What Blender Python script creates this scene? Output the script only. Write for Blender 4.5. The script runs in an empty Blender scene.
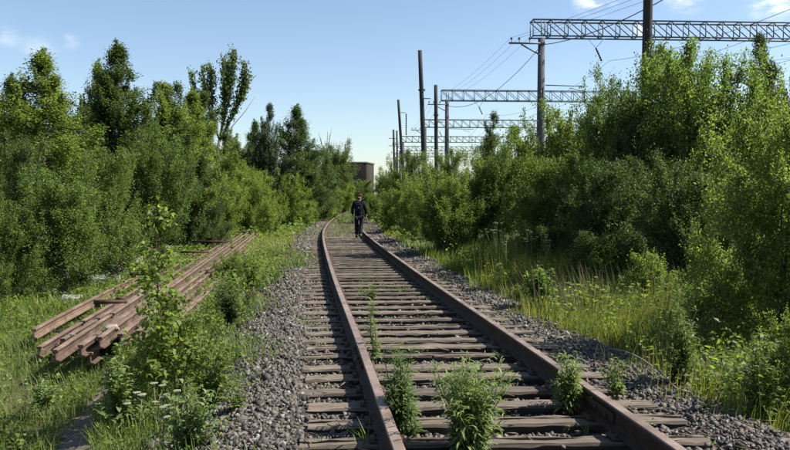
import bpy, bmesh, math, random
import numpy as np
from mathutils import Vector, Matrix
R = math.radians
random.seed(7); rng = np.random.default_rng(7)
scene = bpy.context.scene
col = scene.collection

# ------------------------------------------------------------------ camera, sky, sun
F = 720.0; CX = 395.0; HZ = 195.0; CAMZ = 1.647
cam = bpy.data.cameras.new('camera'); camo = bpy.data.objects.new('camera', cam); col.objects.link(camo)
cam.sensor_width = 36; cam.lens = 36 * F / 790; cam.clip_end = 3000; cam.clip_start = .05
camo.location = (0, 0, CAMZ); camo.rotation_euler = (R(90) - math.atan((225 - HZ) / F), 0, 0)
scene.camera = camo
scene.view_settings.view_transform = 'Standard'; scene.view_settings.look = 'None'
scene.view_settings.gamma = 1; scene.view_settings.exposure = 1.15

SUN_AZ = 86.0      # degrees clockwise from the view axis
SUN_EL = 46.0
sv = Vector((math.sin(R(SUN_AZ)) * math.cos(R(SUN_EL)), math.cos(R(SUN_AZ)) * math.cos(R(SUN_EL)), math.sin(R(SUN_EL))))
sl = bpy.data.lights.new('sun', 'SUN'); sl.energy = 5.0; sl.angle = R(0.5); sl.color = (1, .95, .86)
slo = bpy.data.objects.new('sun', sl); col.objects.link(slo); slo.rotation_euler = sv.to_track_quat('Z', 'Y').to_euler()
slo.location = (20, 10, 30)

w = bpy.data.worlds.new('World'); scene.world = w; w.use_nodes = True
nt = w.node_tree; nt.nodes.clear()
def N(nt, t, **k):
    n = nt.nodes.new(t)
    for a, b in k.items():
        if a.startswith('i_'): n.inputs[a[2:].replace('_', ' ')].default_value = b
        else: setattr(n, a, b)
    return n
sky = N(nt, 'ShaderNodeTexSky', sky_type='NISHITA', sun_disc=False)
sky.sun_elevation = R(SUN_EL); sky.sun_rotation = R(SUN_AZ); sky.air_density = 1.0; sky.dust_density = 0.6; sky.ozone_density = 1.6; sky.altitude = 50
bg = N(nt, 'ShaderNodeBackground'); bg.inputs['Strength'].default_value = 0.078
out = N(nt, 'ShaderNodeOutputWorld')
tc = N(nt, 'ShaderNodeTexCoord')
# small fair-weather clouds: noise inside soft patches given by compass direction and height
noi = N(nt, 'ShaderNodeTexNoise'); noi.inputs['Scale'].default_value = 16; noi.inputs['Detail'].default_value = 7; noi.inputs['Roughness'].default_value = .6
mp = N(nt, 'ShaderNodeMapping'); mp.inputs['Scale'].default_value = (1, 1, 2.6)
nt.links.new(tc.outputs['Generated'], mp.inputs['Vector']); nt.links.new(mp.outputs['Vector'], noi.inputs['Vector'])
acc = None
clouds = [(-.535, .218, .022, .3), (-.445, .21, .014, .35), (-.49, .197, .03, .3), (.275, .272, .035, 1.6), (.40, .285, .04, 1.5), (.52, .27, .04, 1.5),
          (.34, .228, .018, .7), (.7, .3, .08, 1.3), (-.8, .33, .08, 1.2), (.05, .5, .14, 1.2), (-.4, .6, .15, 1.2), (.9, .6, .15, 1.2), (-1.2, .25, .1, 1.2), (1.4, .3, .1, 1.2)]
for cx_, cz_, r_, a_ in clouds:
    d = Vector((cx_, 1, cz_)).normalized()
    dist = N(nt, 'ShaderNodeVectorMath', operation='DISTANCE'); dist.inputs[1].default_value = d
    nt.links.new(tc.outputs['Generated'], dist.inputs[0])
    mr = N(nt, 'ShaderNodeMapRange', interpolation_type='SMOOTHSTEP'); mr.inputs['From Min'].default_value = r_; mr.inputs['From Max'].default_value = 0
    mr.inputs['To Min'].default_value = 0; mr.inputs['To Max'].default_value = a_
    nt.links.new(dist.outputs['Value'], mr.inputs['Value'])
    if acc is None: acc = mr.outputs['Result']
    else:
        m = N(nt, 'ShaderNodeMath', operation='ADD'); nt.links.new(acc, m.inputs[0]); nt.links.new(mr.outputs['Result'], m.inputs[1]); acc = m.outputs[0]
m1 = N(nt, 'ShaderNodeMapRange', interpolation_type='SMOOTHSTEP'); m1.inputs['From Min'].default_value = .40; m1.inputs['From Max'].default_value = .68
nt.links.new(noi.outputs['Fac'], m1.inputs['Value'])
m2 = N(nt, 'ShaderNodeMath', operation='MULTIPLY', use_clamp=True); nt.links.new(acc, m2.inputs[0]); nt.links.new(m1.outputs['Result'], m2.inputs[1])
mx = N(nt, 'ShaderNodeMix', data_type='RGBA'); nt.links.new(m2.outputs[0], mx.inputs['Factor'])
nt.links.new(sky.outputs[0], mx.inputs[6]); mx.inputs[7].default_value = (8.0, 8.1, 8.3, 1)
nt.links.new(mx.outputs[2], bg.inputs['Color']); nt.links.new(bg.outputs[0], out.inputs[0])

# ------------------------------------------------------------------ track line and terrain functions
KY = np.array([-12, -6, 0, 3.95, 7, 11, 17.4, 23, 29, 34.8, 45, 58, 70, 85, 105, 130, 160.])
KX = np.array([2.9, 2.14, 1.35, .84, .46, -.06, -.84, -1.48, -2.08, -2.50, -3.02, -3.25, -3.05, -2.3, -.5, 3, 9.])
def _spline(x, y):
    n = len(x); h = np.diff(x); A = np.zeros((n, n)); b = np.zeros(n); A[0, 0] = A[-1, -1] = 1
    for i in range(1, n - 1):
        A[i, i - 1] = h[i - 1]; A[i, i] = 2 * (h[i - 1] + h[i]); A[i, i + 1] = h[i]
        b[i] = 6 * ((y[i + 1] - y[i]) / h[i] - (y[i] - y[i - 1]) / h[i - 1])
    M = np.linalg.solve(A, b)
    def f(q):
        q = np.asarray(q, float); i = np.clip(np.searchsorted(x, q) - 1, 0, n - 2); t = np.clip(q, x[0], x[-1]); a = x[i + 1] - t; c = t - x[i]
        return M[i] * a**3 / (6 * h[i]) + M[i + 1] * c**3 / (6 * h[i]) + (y[i] / h[i] - M[i] * h[i] / 6) * a + (y[i + 1] / h[i] - M[i + 1] * h[i] / 6) * c
    return f
cx = _spline(KY, KX)
def head(y): return (cx(np.asarray(y) + .25) - cx(np.asarray(y) - .25)) / .5
def side(x, y): return (x - cx(y)) / np.sqrt(1 + head(y)**2)
def off(y, s):
    h = head(y); k = 1 / np.sqrt(1 + h * h)
    return np.stack([cx(y) + s * k, y - s * h * k], -1)
def sstep(a, b, x): t = np.clip((x - a) / (b - a), 0, 1); return t * t * (3 - 2 * t)
def ground(x, y):
    x = np.asarray(x, float); y = np.asarray(y, float); s = side(x, y)
    z = -.16 - .16 * sstep(-2.2, -3.6, s) + .05 * sstep(2.2, 3.2, s)
    z = z + (.03 * np.sin(x * 1.7 + .6 * y) + .025 * np.sin(y * 1.3 - x * .8)) * sstep(2.2, 3.2, np.abs(s))
    return z
def bed(s):
    a = np.abs(s)
    return -.055 + .03 * sstep(.8, 1.0, a) + .035 * sstep(1.3, 1.5, a) - .025 * sstep(1.6, 2.0, a) - .32 * sstep(1.85, 2.6, a)
def PX(px, Y): return (px - CX) / F * Y
def topz(py, Y): return CAMZ + (HZ - py) / F * Y

# ------------------------------------------------------------------ helpers
def tag(o, label=None, cat=None, group=None, kind=None):
    if label: o['label'] = label
    if cat: o['category'] = cat
    if group: o['group'] = group
    if kind: o['kind'] = kind
    return o
def empty(name, loc=(0, 0, 0), rz=0):
    o = bpy.data.objects.new(name, None); col.objects.link(o); o.location = loc; o.rotation_euler = (0, 0, rz); o.empty_display_size = .2
    return o
def link(name, me, mat=None, parent=None, loc=None, rot=None, scale=None):
    o = bpy.data.objects.new(name, me); col.objects.link(o)
    if mat is not None and not me.materials: me.materials.append(mat)
    if parent is not None: o.parent = parent
    if loc is not None: o.location = loc
    if rot is not None: o.rotation_euler = rot
    if scale is not None: o.scale = scale
    return o
def copy_tree(o, parent=None):
    c = o.copy(); col.objects.link(c)
    if parent is not None: c.parent = parent
    for ch in [q for q in KIDS.get(o.name, [])]:
        pass
    for ch in list(o.children): copy_tree(ch, c)
    return c
KIDS = {}
def mesh_np(name, V, Q=None, T=None, smooth=False):
    me = bpy.data.meshes.new(name); V = np.asarray(V, np.float32).reshape(-1, 3)
    nq = 0 if Q is None else len(Q); ntr = 0 if T is None else len(T)
    me.vertices.add(len(V)); me.vertices.foreach_set('co', V.ravel())
    loops = []
    if nq: loops.append(np.asarray(Q, np.int32).ravel())
    if ntr: loops.append(np.asarray(T, np.int32).ravel())
    L = np.concatenate(loops); me.loops.add(len(L)); me.loops.foreach_set('vertex_index', L)
    st = np.concatenate([np.arange(nq) * 4, nq * 4 + np.arange(ntr) * 3]).astype(np.int32)
    me.polygons.add(nq + ntr); me.polygons.foreach_set('loop_start', st)
    if smooth: me.polygons.foreach_set('use_smooth', np.ones(nq + ntr, bool))
    me.update(calc_edges=True); me.validate()
    return me
class MB:
    def __init__(s): s.v = []; s.q = []; s.t = []; s.n = 0
    def add(s, V, Q=None, T=None):
        V = np.asarray(V, float).reshape(-1, 3); s.v.append(V)
        if Q is not None and len(Q): s.q.append(np.asarray(Q, int) + s.n)
        if T is not None and len(T): s.t.append(np.asarray(T, int) + s.n)
        s.n += len(V)
    def box(s, c, d, rz=0, M=None):
        c = np.array(c, float); hx, hy, hz = np.array(d, float) / 2
        V = np.array([[i * hx, j * hy, k * hz] for k in (-1, 1) for j in (-1, 1) for i in (-1, 1)])
        if rz: cr, sr = math.cos(rz), math.sin(rz); V = np.c_[V[:, 0] * cr - V[:, 1] * sr, V[:, 0] * sr + V[:, 1] * cr, V[:, 2]]
        if M is not None: V = V @ np.array(M).T
        s.add(V + c, [[0, 2, 3, 1], [4, 5, 7, 6], [0, 1, 5, 4], [2, 6, 7, 3], [0, 4, 6, 2], [1, 3, 7, 5]])
    def tube(s, P, r, n=6, cap=True):
        P = np.asarray(P, float); m = len(P); r = np.broadcast_to(np.asarray(r, float), (m,))
        T = np.gradient(P, axis=0); T /= np.linalg.norm(T, axis=1)[:, None] + 1e-9
        up = np.array([0, 0, 1.]) if abs(T[0, 2]) < .9 else np.array([1., 0, 0])
        A = np.cross(T, up); A /= np.linalg.norm(A, axis=1)[:, None] + 1e-9; B = np.cross(T, A)
        an = np.arange(n) * 2 * math.pi / n
        V = (P[:, None] + r[:, None, None] * (A[:, None] * np.cos(an)[None, :, None] + B[:, None] * np.sin(an)[None, :, None])).reshape(-1, 3)
        Q = [[i * n + j, i * n + (j + 1) % n, (i + 1) * n + (j + 1) % n, (i + 1) * n + j] for i in range(m - 1) for j in range(n)]
        Tt = []
        if cap:
            V = np.vstack([V, P[0], P[-1]]); a = m * n
            Tt = [[a, (j + 1) % n, j] for j in range(n)] + [[a + 1, (m - 1) * n + j, (m - 1) * n + (j + 1) % n] for j in range(n)]
        s.add(V, Q, Tt)
    def bar(s, a, b, wd, ht=None):      # rectangular bar between two points
        ht = ht or wd; a = np.array(a, float); b = np.array(b, float); t = b - a; L = np.linalg.norm(t); t /= L
        up = np.array([0, 0, 1.]) if abs(t[2]) < .9 else np.array([0, 1., 0])
        A = np.cross(t, up); A /= np.linalg.norm(A); B = np.cross(A, t)
        V = [p + A * i * wd / 2 + B * j * ht / 2 for p in (a, b) for i, j in ((-1, -1), (1, -1), (1, 1), (-1, 1))]
        s.add(V, [[0, 1, 2, 3], [7, 6, 5, 4], [0, 4, 5, 1], [1, 5, 6, 2], [2, 6, 7, 3], [3, 7, 4, 0]])
    def mesh(s, name, smooth=False):
        return mesh_np(name, np.vstack(s.v), np.vstack(s.q) if s.q else None, np.vstack(s.t) if s.t else None, smooth)
    def build(s, name, mat, parent=None, smooth=False, **k):
        return link(name, s.mesh(name, smooth), mat, parent, **k)

# ------------------------------------------------------------------ materials
def mat_new(name):
    m = bpy.data.materials.new(name); m.use_nodes = True; t = m.node_tree; t.nodes.clear()
    o = N(t, 'ShaderNodeOutputMaterial'); return m, t, o
def ramp(t, fac, stops):
    r = N(t, 'ShaderNodeValToRGB'); e = r.color_ramp.elements
    while len(e) < len(stops): e.new(.5)
    for i, (p, c) in enumerate(stops): e[i].position = p; e[i].color = (*c, 1)
    t.links.new(fac, r.inputs['Fac']); return r.outputs['Color']
def noise(t, scale, detail=6, rough=.6, coord='Object', mapscale=None, dist=0):
    c = N(t, 'ShaderNodeTexCoord'); n = N(t, 'ShaderNodeTexNoise'); n.inputs['Scale'].default_value = scale; n.inputs['Detail'].default_value = detail
    n.inputs['Roughness'].default_value = rough; n.inputs['Distortion'].default_value = dist
    src = c.outputs[coord]
    if mapscale: m = N(t, 'ShaderNodeMapping'); m.inputs['Scale'].default_value = mapscale; t.links.new(src, m.inputs['Vector']); src = m.outputs['Vector']
    t.links.new(src, n.inputs['Vector']); return n.outputs['Fac']
def mixc(t, fac, a, b, mode='MIX'):
    m = N(t, 'ShaderNodeMix', data_type='RGBA', blend_type=mode)
    for i, v in ((0, fac), (6, a), (7, b)):
        if hasattr(v, 'links'): t.links.new(v, m.inputs[i])
        elif isinstance(v, tuple): m.inputs[i].default_value = (*v, 1)
        else: m.inputs[i].default_value = v
    return m.outputs[2]
def finish(t, o, color, rough=.8, bump=None, bstr=.5, bdist=.01, metal=0, spec=.3):
    p = N(t, 'ShaderNodeBsdfPrincipled'); p.inputs['Roughness'].default_value = rough; p.inputs['Metallic'].default_value = metal
    p.inputs['Specular IOR Level'].default_value = spec
    if hasattr(color, 'links'): t.links.new(color, p.inputs['Base Color'])
    else: p.inputs['Base Color'].default_value = (*color, 1)
    if bump is not None:
        b = N(t, 'ShaderNodeBump'); b.inputs['Strength'].default_value = bstr; b.inputs['Distance'].default_value = bdist
        t.links.new(bump, b.inputs['Height']); t.links.new(b.outputs[0], p.inputs['Normal'])
    t.links.new(p.outputs[0], o.inputs['Surface']); return p
def mat_noise(name, stops, scale=5, rough=.8, bump=.5, bdist=.01, mapscale=None, detail=8, metal=0, spec=.3, coord='Object', bscale=None, isl=0, dist=0):
    m, t, o = mat_new(name); f = noise(t, scale, detail, .65, coord, mapscale, dist)
    c = ramp(t, f, stops)
    if isl:
        g = N(t, 'ShaderNodeNewGeometry'); oi = N(t, 'ShaderNodeObjectInfo')
        ad = N(t, 'ShaderNodeMath', operation='ADD'); t.links.new(g.outputs['Random Per Island'], ad.inputs[0]); t.links.new(oi.outputs['Random'], ad.inputs[1])
        fr = N(t, 'ShaderNodeMath', operation='FRACT'); t.links.new(ad.outputs[0], fr.inputs[0])
        k = ramp(t, fr.outputs[0], [(0, (1 - isl,) * 3), (1, (1 + isl * .6,) * 3)])
        c = mixc(t, 1.0, c, k, 'MULTIPLY')
    b = noise(t, bscale or scale * 3, 8, .7, coord, mapscale)
    finish(t, o, c, rough, b if bump else None, bump, bdist, metal, spec); return m
def mat_leaf(name, dark, mid, light, trans=.35, rough=.55, tr_gain=1.7, clump=1.6):
    m, t, o = mat_new(name); g = N(t, 'ShaderNodeNewGeometry'); oi = N(t, 'ShaderNodeObjectInfo')
    c = ramp(t, g.outputs['Random Per Island'], [(0, dark), (.5, mid), (.93, light), (1, tuple(min(1, v * 1.2) for v in light))])
    n = noise(t, clump, 3, .5, 'Object'); k = ramp(t, n, [(.3, (.88, .93, .98)), (.7, (1.25, 1.25, 1.15))])
    c = mixc(t, 1.0, c, k, 'MULTIPLY')
    k2 = ramp(t, oi.outputs['Random'], [(0, (.8, .86, .85)), (1, (1.15, 1.08, .95))])
    c = mixc(t, 1.0, c, k2, 'MULTIPLY')
    p = N(t, 'ShaderNodeBsdfPrincipled'); p.inputs['Roughness'].default_value = rough; p.inputs['Specular IOR Level'].default_value = .35
    t.links.new(c, p.inputs['Base Color'])
    tl = N(t, 'ShaderNodeBsdfTranslucent'); c2 = mixc(t, 1.0, c, (tr_gain, tr_gain * 1.05, tr_gain * .45), 'MULTIPLY'); t.links.new(c2, tl.inputs['Color'])
    ms = N(t, 'ShaderNodeMixShader'); ms.inputs[0].default_value = trans
    t.links.new(p.outputs[0], ms.inputs[1]); t.links.new(tl.outputs[0], ms.inputs[2]); t.links.new(ms.outputs[0], o.inputs['Surface']); return m
M = {}
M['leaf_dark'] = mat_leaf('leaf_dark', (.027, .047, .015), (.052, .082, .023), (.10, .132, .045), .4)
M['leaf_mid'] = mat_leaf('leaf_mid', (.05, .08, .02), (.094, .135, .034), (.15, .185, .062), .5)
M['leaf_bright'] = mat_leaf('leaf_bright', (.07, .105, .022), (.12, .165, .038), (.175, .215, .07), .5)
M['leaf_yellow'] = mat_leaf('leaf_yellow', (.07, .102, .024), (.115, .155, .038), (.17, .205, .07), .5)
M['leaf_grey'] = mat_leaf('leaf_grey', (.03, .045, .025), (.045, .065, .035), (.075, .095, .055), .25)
M['leaf_weed'] = mat_leaf('leaf_weed', (.065, .105, .028), (.115, .16, .05), (.19, .23, .10), .35, clump=5)
M['grass_tall'] = mat_leaf('grass_tall', (.055, .085, .016), (.10, .135, .028), (.19, .20, .07), .42, clump=.9)
M['grass_short'] = mat_leaf('grass_short', (.05, .085, .016), (.085, .13, .024), (.16, .18, .055), .42, clump=.7)
M['grass_dry'] = mat_leaf('grass_dry', (.15, .12, .05), (.22, .18, .08), (.33, .27, .14), .35)
M['petal'] = mat_noise('petal', [(.3, (.16, .18, .10)), (.7, (.28, .29, .2))], 30, .7, 0)
M['bark'] = mat_noise('bark', [(.3, (.05, .04, .03)), (.55, (.12, .1, .08)), (.75, (.22, .2, .17))], 9, .9, .6, .01, (1, 1, .3))
M['stem_green'] = mat_noise('stem_green', [(.3, (.06, .09, .02)), (.7, (.13, .15, .05))], 9, .7, 0)
M['stem_red'] = mat_noise('stem_red', [(.3, (.06, .03, .02)), (.7, (.13, .06, .04))], 9, .7, 0)
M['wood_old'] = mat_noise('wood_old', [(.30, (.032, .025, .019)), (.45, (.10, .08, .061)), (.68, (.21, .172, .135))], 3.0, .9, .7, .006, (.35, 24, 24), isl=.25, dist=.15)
M['wood_side'] = mat_noise('wood_side', [(.30, (.012, .009, .007)), (.5, (.028, .022, .018)), (.7, (.055, .044, .035))], 3.0, .95, .8, .008, (.5, 14, 14), isl=.2)  # sleeper sides: creosoted wood, with the shade of the gaps in the colour
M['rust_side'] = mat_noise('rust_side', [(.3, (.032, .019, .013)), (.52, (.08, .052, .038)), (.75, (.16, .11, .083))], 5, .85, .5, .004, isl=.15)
M['pole_wood'] = mat_noise('pole_wood', [(.3, (.018, .017, .019)), (.7, (.045, .041, .042))], 3, .85, .6, .01, (6, 6, .5))
M['concrete'] = mat_noise('concrete', [(.3, (.15, .148, .14)), (.7, (.26, .255, .24))], 6, .9, .4, .006)
M['concrete_dark'] = mat_noise('concrete_dark', [(.3, (.04, .043, .052)), (.7, (.085, .085, .095))], 3, .9, .4, .006)
M['rail_side'] = mat_noise('rail_side', [(.3, (.022, .013, .009)), (.55, (.05, .03, .02)), (.75, (.09, .054, .036))], 7, .75, .5, .004)
M['rail_top'] = mat_noise('rail_top', [(.3, (.085, .058, .044)), (.5, (.165, .12, .093)), (.72, (.25, .195, .158))], 4, .5, .25, .002, spec=.5)
M['rust_light'] = mat_noise('rust_light', [(.3, (.075, .047, .033)), (.52, (.145, .098, .072)), (.75, (.24, .18, .14))], 3.5, .7, .4, .004, isl=.15)
M['rust_orange'] = mat_noise('rust_orange', [(.3, (.075, .045, .029)), (.52, (.135, .09, .063)), (.75, (.22, .155, .115))], 3.5, .75, .4, .004)
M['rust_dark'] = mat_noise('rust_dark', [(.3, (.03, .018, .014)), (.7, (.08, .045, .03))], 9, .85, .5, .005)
M['steel_paint'] = mat_noise('steel_paint', [(.3, (.06, .08, .09)), (.7, (.12, .145, .155))], 3, .6, .2, .003)
M['wire'] = mat_noise('wire', [(.3, (.05, .055, .065)), (.7, (.09, .095, .11))], 3, .6, 0)
M['ceramic'] = mat_noise('ceramic', [(.3, (.03, .025, .03)), (.7, (.08, .06, .05))], 3, .35, 0)
M['stone_pale'] = mat_noise('stone_pale', [(.3, (.17, .155, .13)), (.7, (.30, .28, .24))], 9, .9, .5, .006)
M['plank_grey'] = mat_noise('plank_grey', [(.3, (.06, .045, .035)), (.7, (.16, .12, .09))], 3, .9, .5, .006, (2, 14, 14))
# loose ballast stones: mid greys with a few rusty ones
def m_gravel(name, sat=1):
    m, t, o = mat_new(name); g = N(t, 'ShaderNodeNewGeometry')
    c = ramp(t, g.outputs['Random Per Island'], [(0, (.03, .027, .024)), (.35, (.072, .066, .058)), (.72, (.13, .121, .107)), (.88, (.125, .092, .067)), (.96, (.19, .18, .16)), (1, (.26, .25, .225))])
    n = noise(t, 30, 5, .7, 'Object'); k = ramp(t, n, [(.3, (.75, .75, .75)), (.7, (1.2, 1.2, 1.2))]); c = mixc(t, 1.0, c, k, 'MULTIPLY')
    finish(t, o, c, .85, n, .4, .004, 0, .3); return m
M['gravel'] = m_gravel('gravel')
def m_bed():
    m, t, o = mat_new('ballast')
    c_ = N(t, 'ShaderNodeTexCoord'); v = N(t, 'ShaderNodeTexVoronoi'); v.inputs['Scale'].default_value = 17; t.links.new(c_.outputs['Object'], v.inputs['Vector'])
    v2 = N(t, 'ShaderNodeTexVoronoi'); v2.feature = 'F1'; v2.inputs['Scale'].default_value = 17; t.links.new(c_.outputs['Object'], v2.inputs['Vector'])
    sp = N(t, 'ShaderNodeSeparateColor'); t.links.new(v.outputs['Color'], sp.inputs[0])
    c = ramp(t, sp.outputs[0], [(0, (.03, .026, .022)), (.5, (.06, .054, .048)), (.85, (.1, .09, .08)), (1, (.17, .16, .15))])
    n = noise(t, .8, 4, .6, 'Object'); k = ramp(t, n, [(.35, (1, 1, 1)), (.65, (1.05, .93, .8))]); c = mixc(t, 1.0, c, k, 'MULTIPLY')
    inv = N(t, 'ShaderNodeMath', operation='SUBTRACT'); inv.inputs[0].default_value = 1; t.links.new(v2.outputs['Distance'], inv.inputs[1])
    finish(t, o, c, .95, inv.outputs[0], 1.0, .04, 0, .2); return m
M['bed'] = m_bed()
def m_ground():
    m, t, o = mat_new('soil')
    n = noise(t, .35, 6, .6, 'Object'); n2 = noise(t, 8, 8, .7, 'Object')
    a = ramp(t, n2, [(.3, (.035, .045, .014)), (.55, (.065, .075, .022)), (.75, (.11, .10, .045))])
    b = ramp(t, n2, [(.3, (.06, .045, .03)), (.7, (.14, .11, .075))])
    f = ramp(t, n, [(.5, (0, 0, 0)), (.68, (1, 1, 1))])
    finish(t, o, mixc(t, f, a, b), .95, n2, .8, .05, 0, .1); return m
M['ground'] = m_ground()
M['path'] = mat_noise('path_soil', [(.3, (.08, .062, .045)), (.55, (.14, .115, .085)), (.75, (.2, .17, .13))], 7, .95, .6, .02)
def m_brick():
    m, t, o = mat_new('brickwork')
    c_ = N(t, 'ShaderNodeTexCoord'); mp_ = N(t, 'ShaderNodeMapping'); mp_.inputs['Rotation'].default_value = (R(90), 0, 0); t.links.new(c_.outputs['Object'], mp_.inputs['Vector'])
    b = N(t, 'ShaderNodeTexBrick'); b.inputs['Scale'].default_value = 2.2; b.inputs['Color1'].default_value = (.014, .010, .010, 1); b.inputs['Color2'].default_value = (.011, .009, .009, 1); b.inputs['Mortar'].default_value = (.018, .017, .016, 1)
    t.links.new(mp_.outputs[0], b.inputs['Vector'])
    n = noise(t, 1.2, 5, .6); k = ramp(t, n, [(.3, (.9, .9, .9)), (.7, (1.1, 1.1, 1.1))])
    finish(t, o, mixc(t, 1.0, b.outputs[0], k, 'MULTIPLY'), .95, spec=0); return m
M['brick'] = m_brick()
M['felt'] = mat_noise('roof_felt', [(.3, (.05, .05, .055)), (.7, (.1, .1, .105))], 2, .9, .2)
def plain(name, c, rough=.7, **k):
    return mat_noise(name, [(.3, tuple(v * .8 for v in c)), (.7, tuple(v * 1.2 for v in c))], 14, rough, .3, .003, **k)
M['skin'] = plain('skin', (.42, .25, .18)); M['jacket'] = plain('jacket', (.006, .006, .009), .9); M['trousers'] = plain('trousers', (.008, .011, .02), .9)
M['boot'] = plain('boot', (.015, .012, .012), .5); M['cap'] = plain('cap', (.16, .13, .085), .85); M['hair'] = plain('hair', (.03, .02, .015)); M['pack'] = plain('pack', (.008, .008, .013)); M['badge'] = plain('badge', (.14, .14, .16))
M['glass'] = plain('glass', (.05, .07, .09), .15)

# ------------------------------------------------------------------ ground, ballast, path
def grid_axis(near, lim, step, growth=1.25):
    a = [near]; s = step
    while a[-1] < lim: s *= growth; a.append(a[-1] + s)
    return a
xs = np.array([-v for v in grid_axis(14, 700, .5)][::-1][:-1] + list(np.arange(-14, 14.01, .28)) + grid_axis(14, 700, .5)[1:])
ys = np.array([-v for v in grid_axis(4, 80, .5)][::-1][:-1] + list(np.arange(-4, 45, .33)) + grid_axis(45, 1500, .5, 1.15)[1:])
X, Y = np.meshgrid(xs, ys); Z = ground(X, Y)
nx, ny = len(xs), len(ys)
idx = np.arange(nx * ny).reshape(ny, nx)
Q = np.stack([idx[:-1, :-1], idx[:-1, 1:], idx[1:, 1:], idx[1:, :-1]], -1).reshape(-1, 4)
tag(link('ground', mesh_np('ground', np.stack([X, Y, Z], -1), Q, smooth=True), M['ground']), kind='structure')
yy = np.concatenate([np.arange(-6, 30, .2), np.arange(30, 130, 1.0)]); ss = np.array([-2.75, -2.5, -2.3, -2.1, -1.95, -1.8, -1.6, -1.45, -1.3, -1.15, -1.0, -.9, -.8, -.6, -.4, -.2, 0, .2, .4, .6, .8, .9, 1.0, 1.15, 1.3, 1.45, 1.6, 1.8, 1.95, 2.1, 2.3, 2.5, 2.75])
YY, SS = np.meshgrid(yy, ss, indexing='ij'); P = off(YY, SS); Zb = bed(SS) + rng.normal(0, .007, SS.shape)
idx = np.arange(YY.size).reshape(YY.shape)
Q = np.stack([idx[:-1, :-1], idx[:-1, 1:], idx[1:, 1:], idx[1:, :-1]], -1).reshape(-1, 4)
tag(link('ballast_bed', mesh_np('ballast_bed', np.stack([P[..., 0], P[..., 1], Zb], -1), Q, smooth=True), M['bed']), kind='structure')
# worn dirt path, bottom left
pc = np.array([(-1.75, 3.6), (-2.0, 4.4), (-2.45, 5.4), (-2.75, 6.3), (-2.9, 7.2), (-3.3, 8.2)]); pw = np.array([.30, .27, .22, .17, .11, .05])
tt = np.linspace(0, 5, 41); pxs = np.interp(tt, range(6), pc[:, 0]); pys = np.interp(tt, range(6), pc[:, 1]); pws = np.interp(tt, range(6), pw) * (1 + .3 * rng.normal(0, 1, 41))
V = []; 
for a, b, c in zip(pxs, pys, pws):
    for k in np.linspace(-1, 1, 7): V.append((a + k * c, b, float(ground(a + k * c, b)) + .012 - .01 * k * k))
Q = [[i * 7 + j, i * 7 + j + 1, (i + 1) * 7 + j + 1, (i + 1) * 7 + j] for i in range(40) for j in range(6)]
tag(link('dirt_path', mesh_np('dirt_path', V, Q, smooth=True), M['path']), kind='structure')
def on_path(x, y):
    c = np.interp(y, pc[:, 1], pc[:, 0]); w_ = np.interp(y, pc[:, 1], pw)
    return (np.abs(x - c) < w_ * .55) & (y < 8.2)

# ------------------------------------------------------------------ railway track
track = empty('railway_track', (float(cx(4)), 4, 0)); tag(track, 'old rusty railway track with weathered wooden sleepers curving into the distance', 'railway track')
TI = Matrix.Translation(track.location).inverted()
prof = [(-.0625, 0), (-.0625, .011), (-.018, .026), (-.009, .04), (-.009, .108), (-.032, .120), (-.036, .128), (-.036, .146), (-.030, .152), (.030, .152), (.036, .146), (.036, .128), (.032, .120), (.009, .108), (.009, .04), (.018, .026), (.0625, .011), (.0625, 0)]
prof = [(a * 1.04, b * 1.12) for a, b in prof]
def rail_mesh(name, pts, topmat, sidemat, zs=None, lean=0.0, pf=prof):
    pts = np.asarray(pts, float); T = np.gradient(pts, axis=0); T[:, 2] = 0; T /= np.linalg.norm(T, axis=1)[:, None]; A = np.c_[T[:, 1], -T[:, 0], np.zeros(len(T))]
    cl, sn = math.cos(lean), math.sin(lean); pr = [(a * cl + b * sn, -a * sn + b * cl) for a, b in pf]
    n = len(pr); V = np.array([p + a * q[0] + np.array([0, 0, q[1]]) for p, a in zip(pts, A) for q in pr])
    me = bpy.data.meshes.new(name)
    Fc = [[i * n + j, i * n + (j + 1) % n, (i + 1) * n + (j + 1) % n, (i + 1) * n + j] for i in range(len(pts) - 1) for j in range(n)]
    Fc += [list(range(n)), list(range((len(pts) - 1) * n, len(pts) * n))[::-1]]
    me.from_pydata(V.tolist(), [], Fc); me.materials.append(sidemat); me.materials.append(topmat)
    for i in range(len(pts) - 1):
        for j in (7, 8, 9): me.polygons[i * n + j].material_index = 1
    bm = bmesh.new(); bm.from_mesh(me); bmesh.ops.recalc_face_normals(bm, faces=bm.faces); bm.to_mesh(me); bm.free()
    return me
def rail_local(y0, y1, s):
    y = np.arange(y0, y1, .5 if y1 < 60 else 1.0); y = np.append(y, y1); p = off(y, s)
    return np.c_[p, np.full(len(y), .030)]
tl = np.array(track.location)
plate = MB(); plate.box((0, 0, .01), (.23, .14, .016))
for a, b in ((-.11, .05), (-.11, -.05), (.11, .05), (.11, -.05)): plate.box((a * .72, b, .026), (.018, .018, .02))
plate_me = plate.mesh('tie_plate'); plate_me.materials.append(M['rust_dark'])
fish = MB()
for sg in (-1, 1):
    fish.box((sg * .018, 0, .072), (.018, .8, .075))
    for k in (-.3, -.12, .12, .3): fish.box((sg * .035, k, .074), (.02, .03, .03))
fish_me = fish.mesh('fishplate'); fish_me.materials.append(M['rust_dark'])
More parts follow.
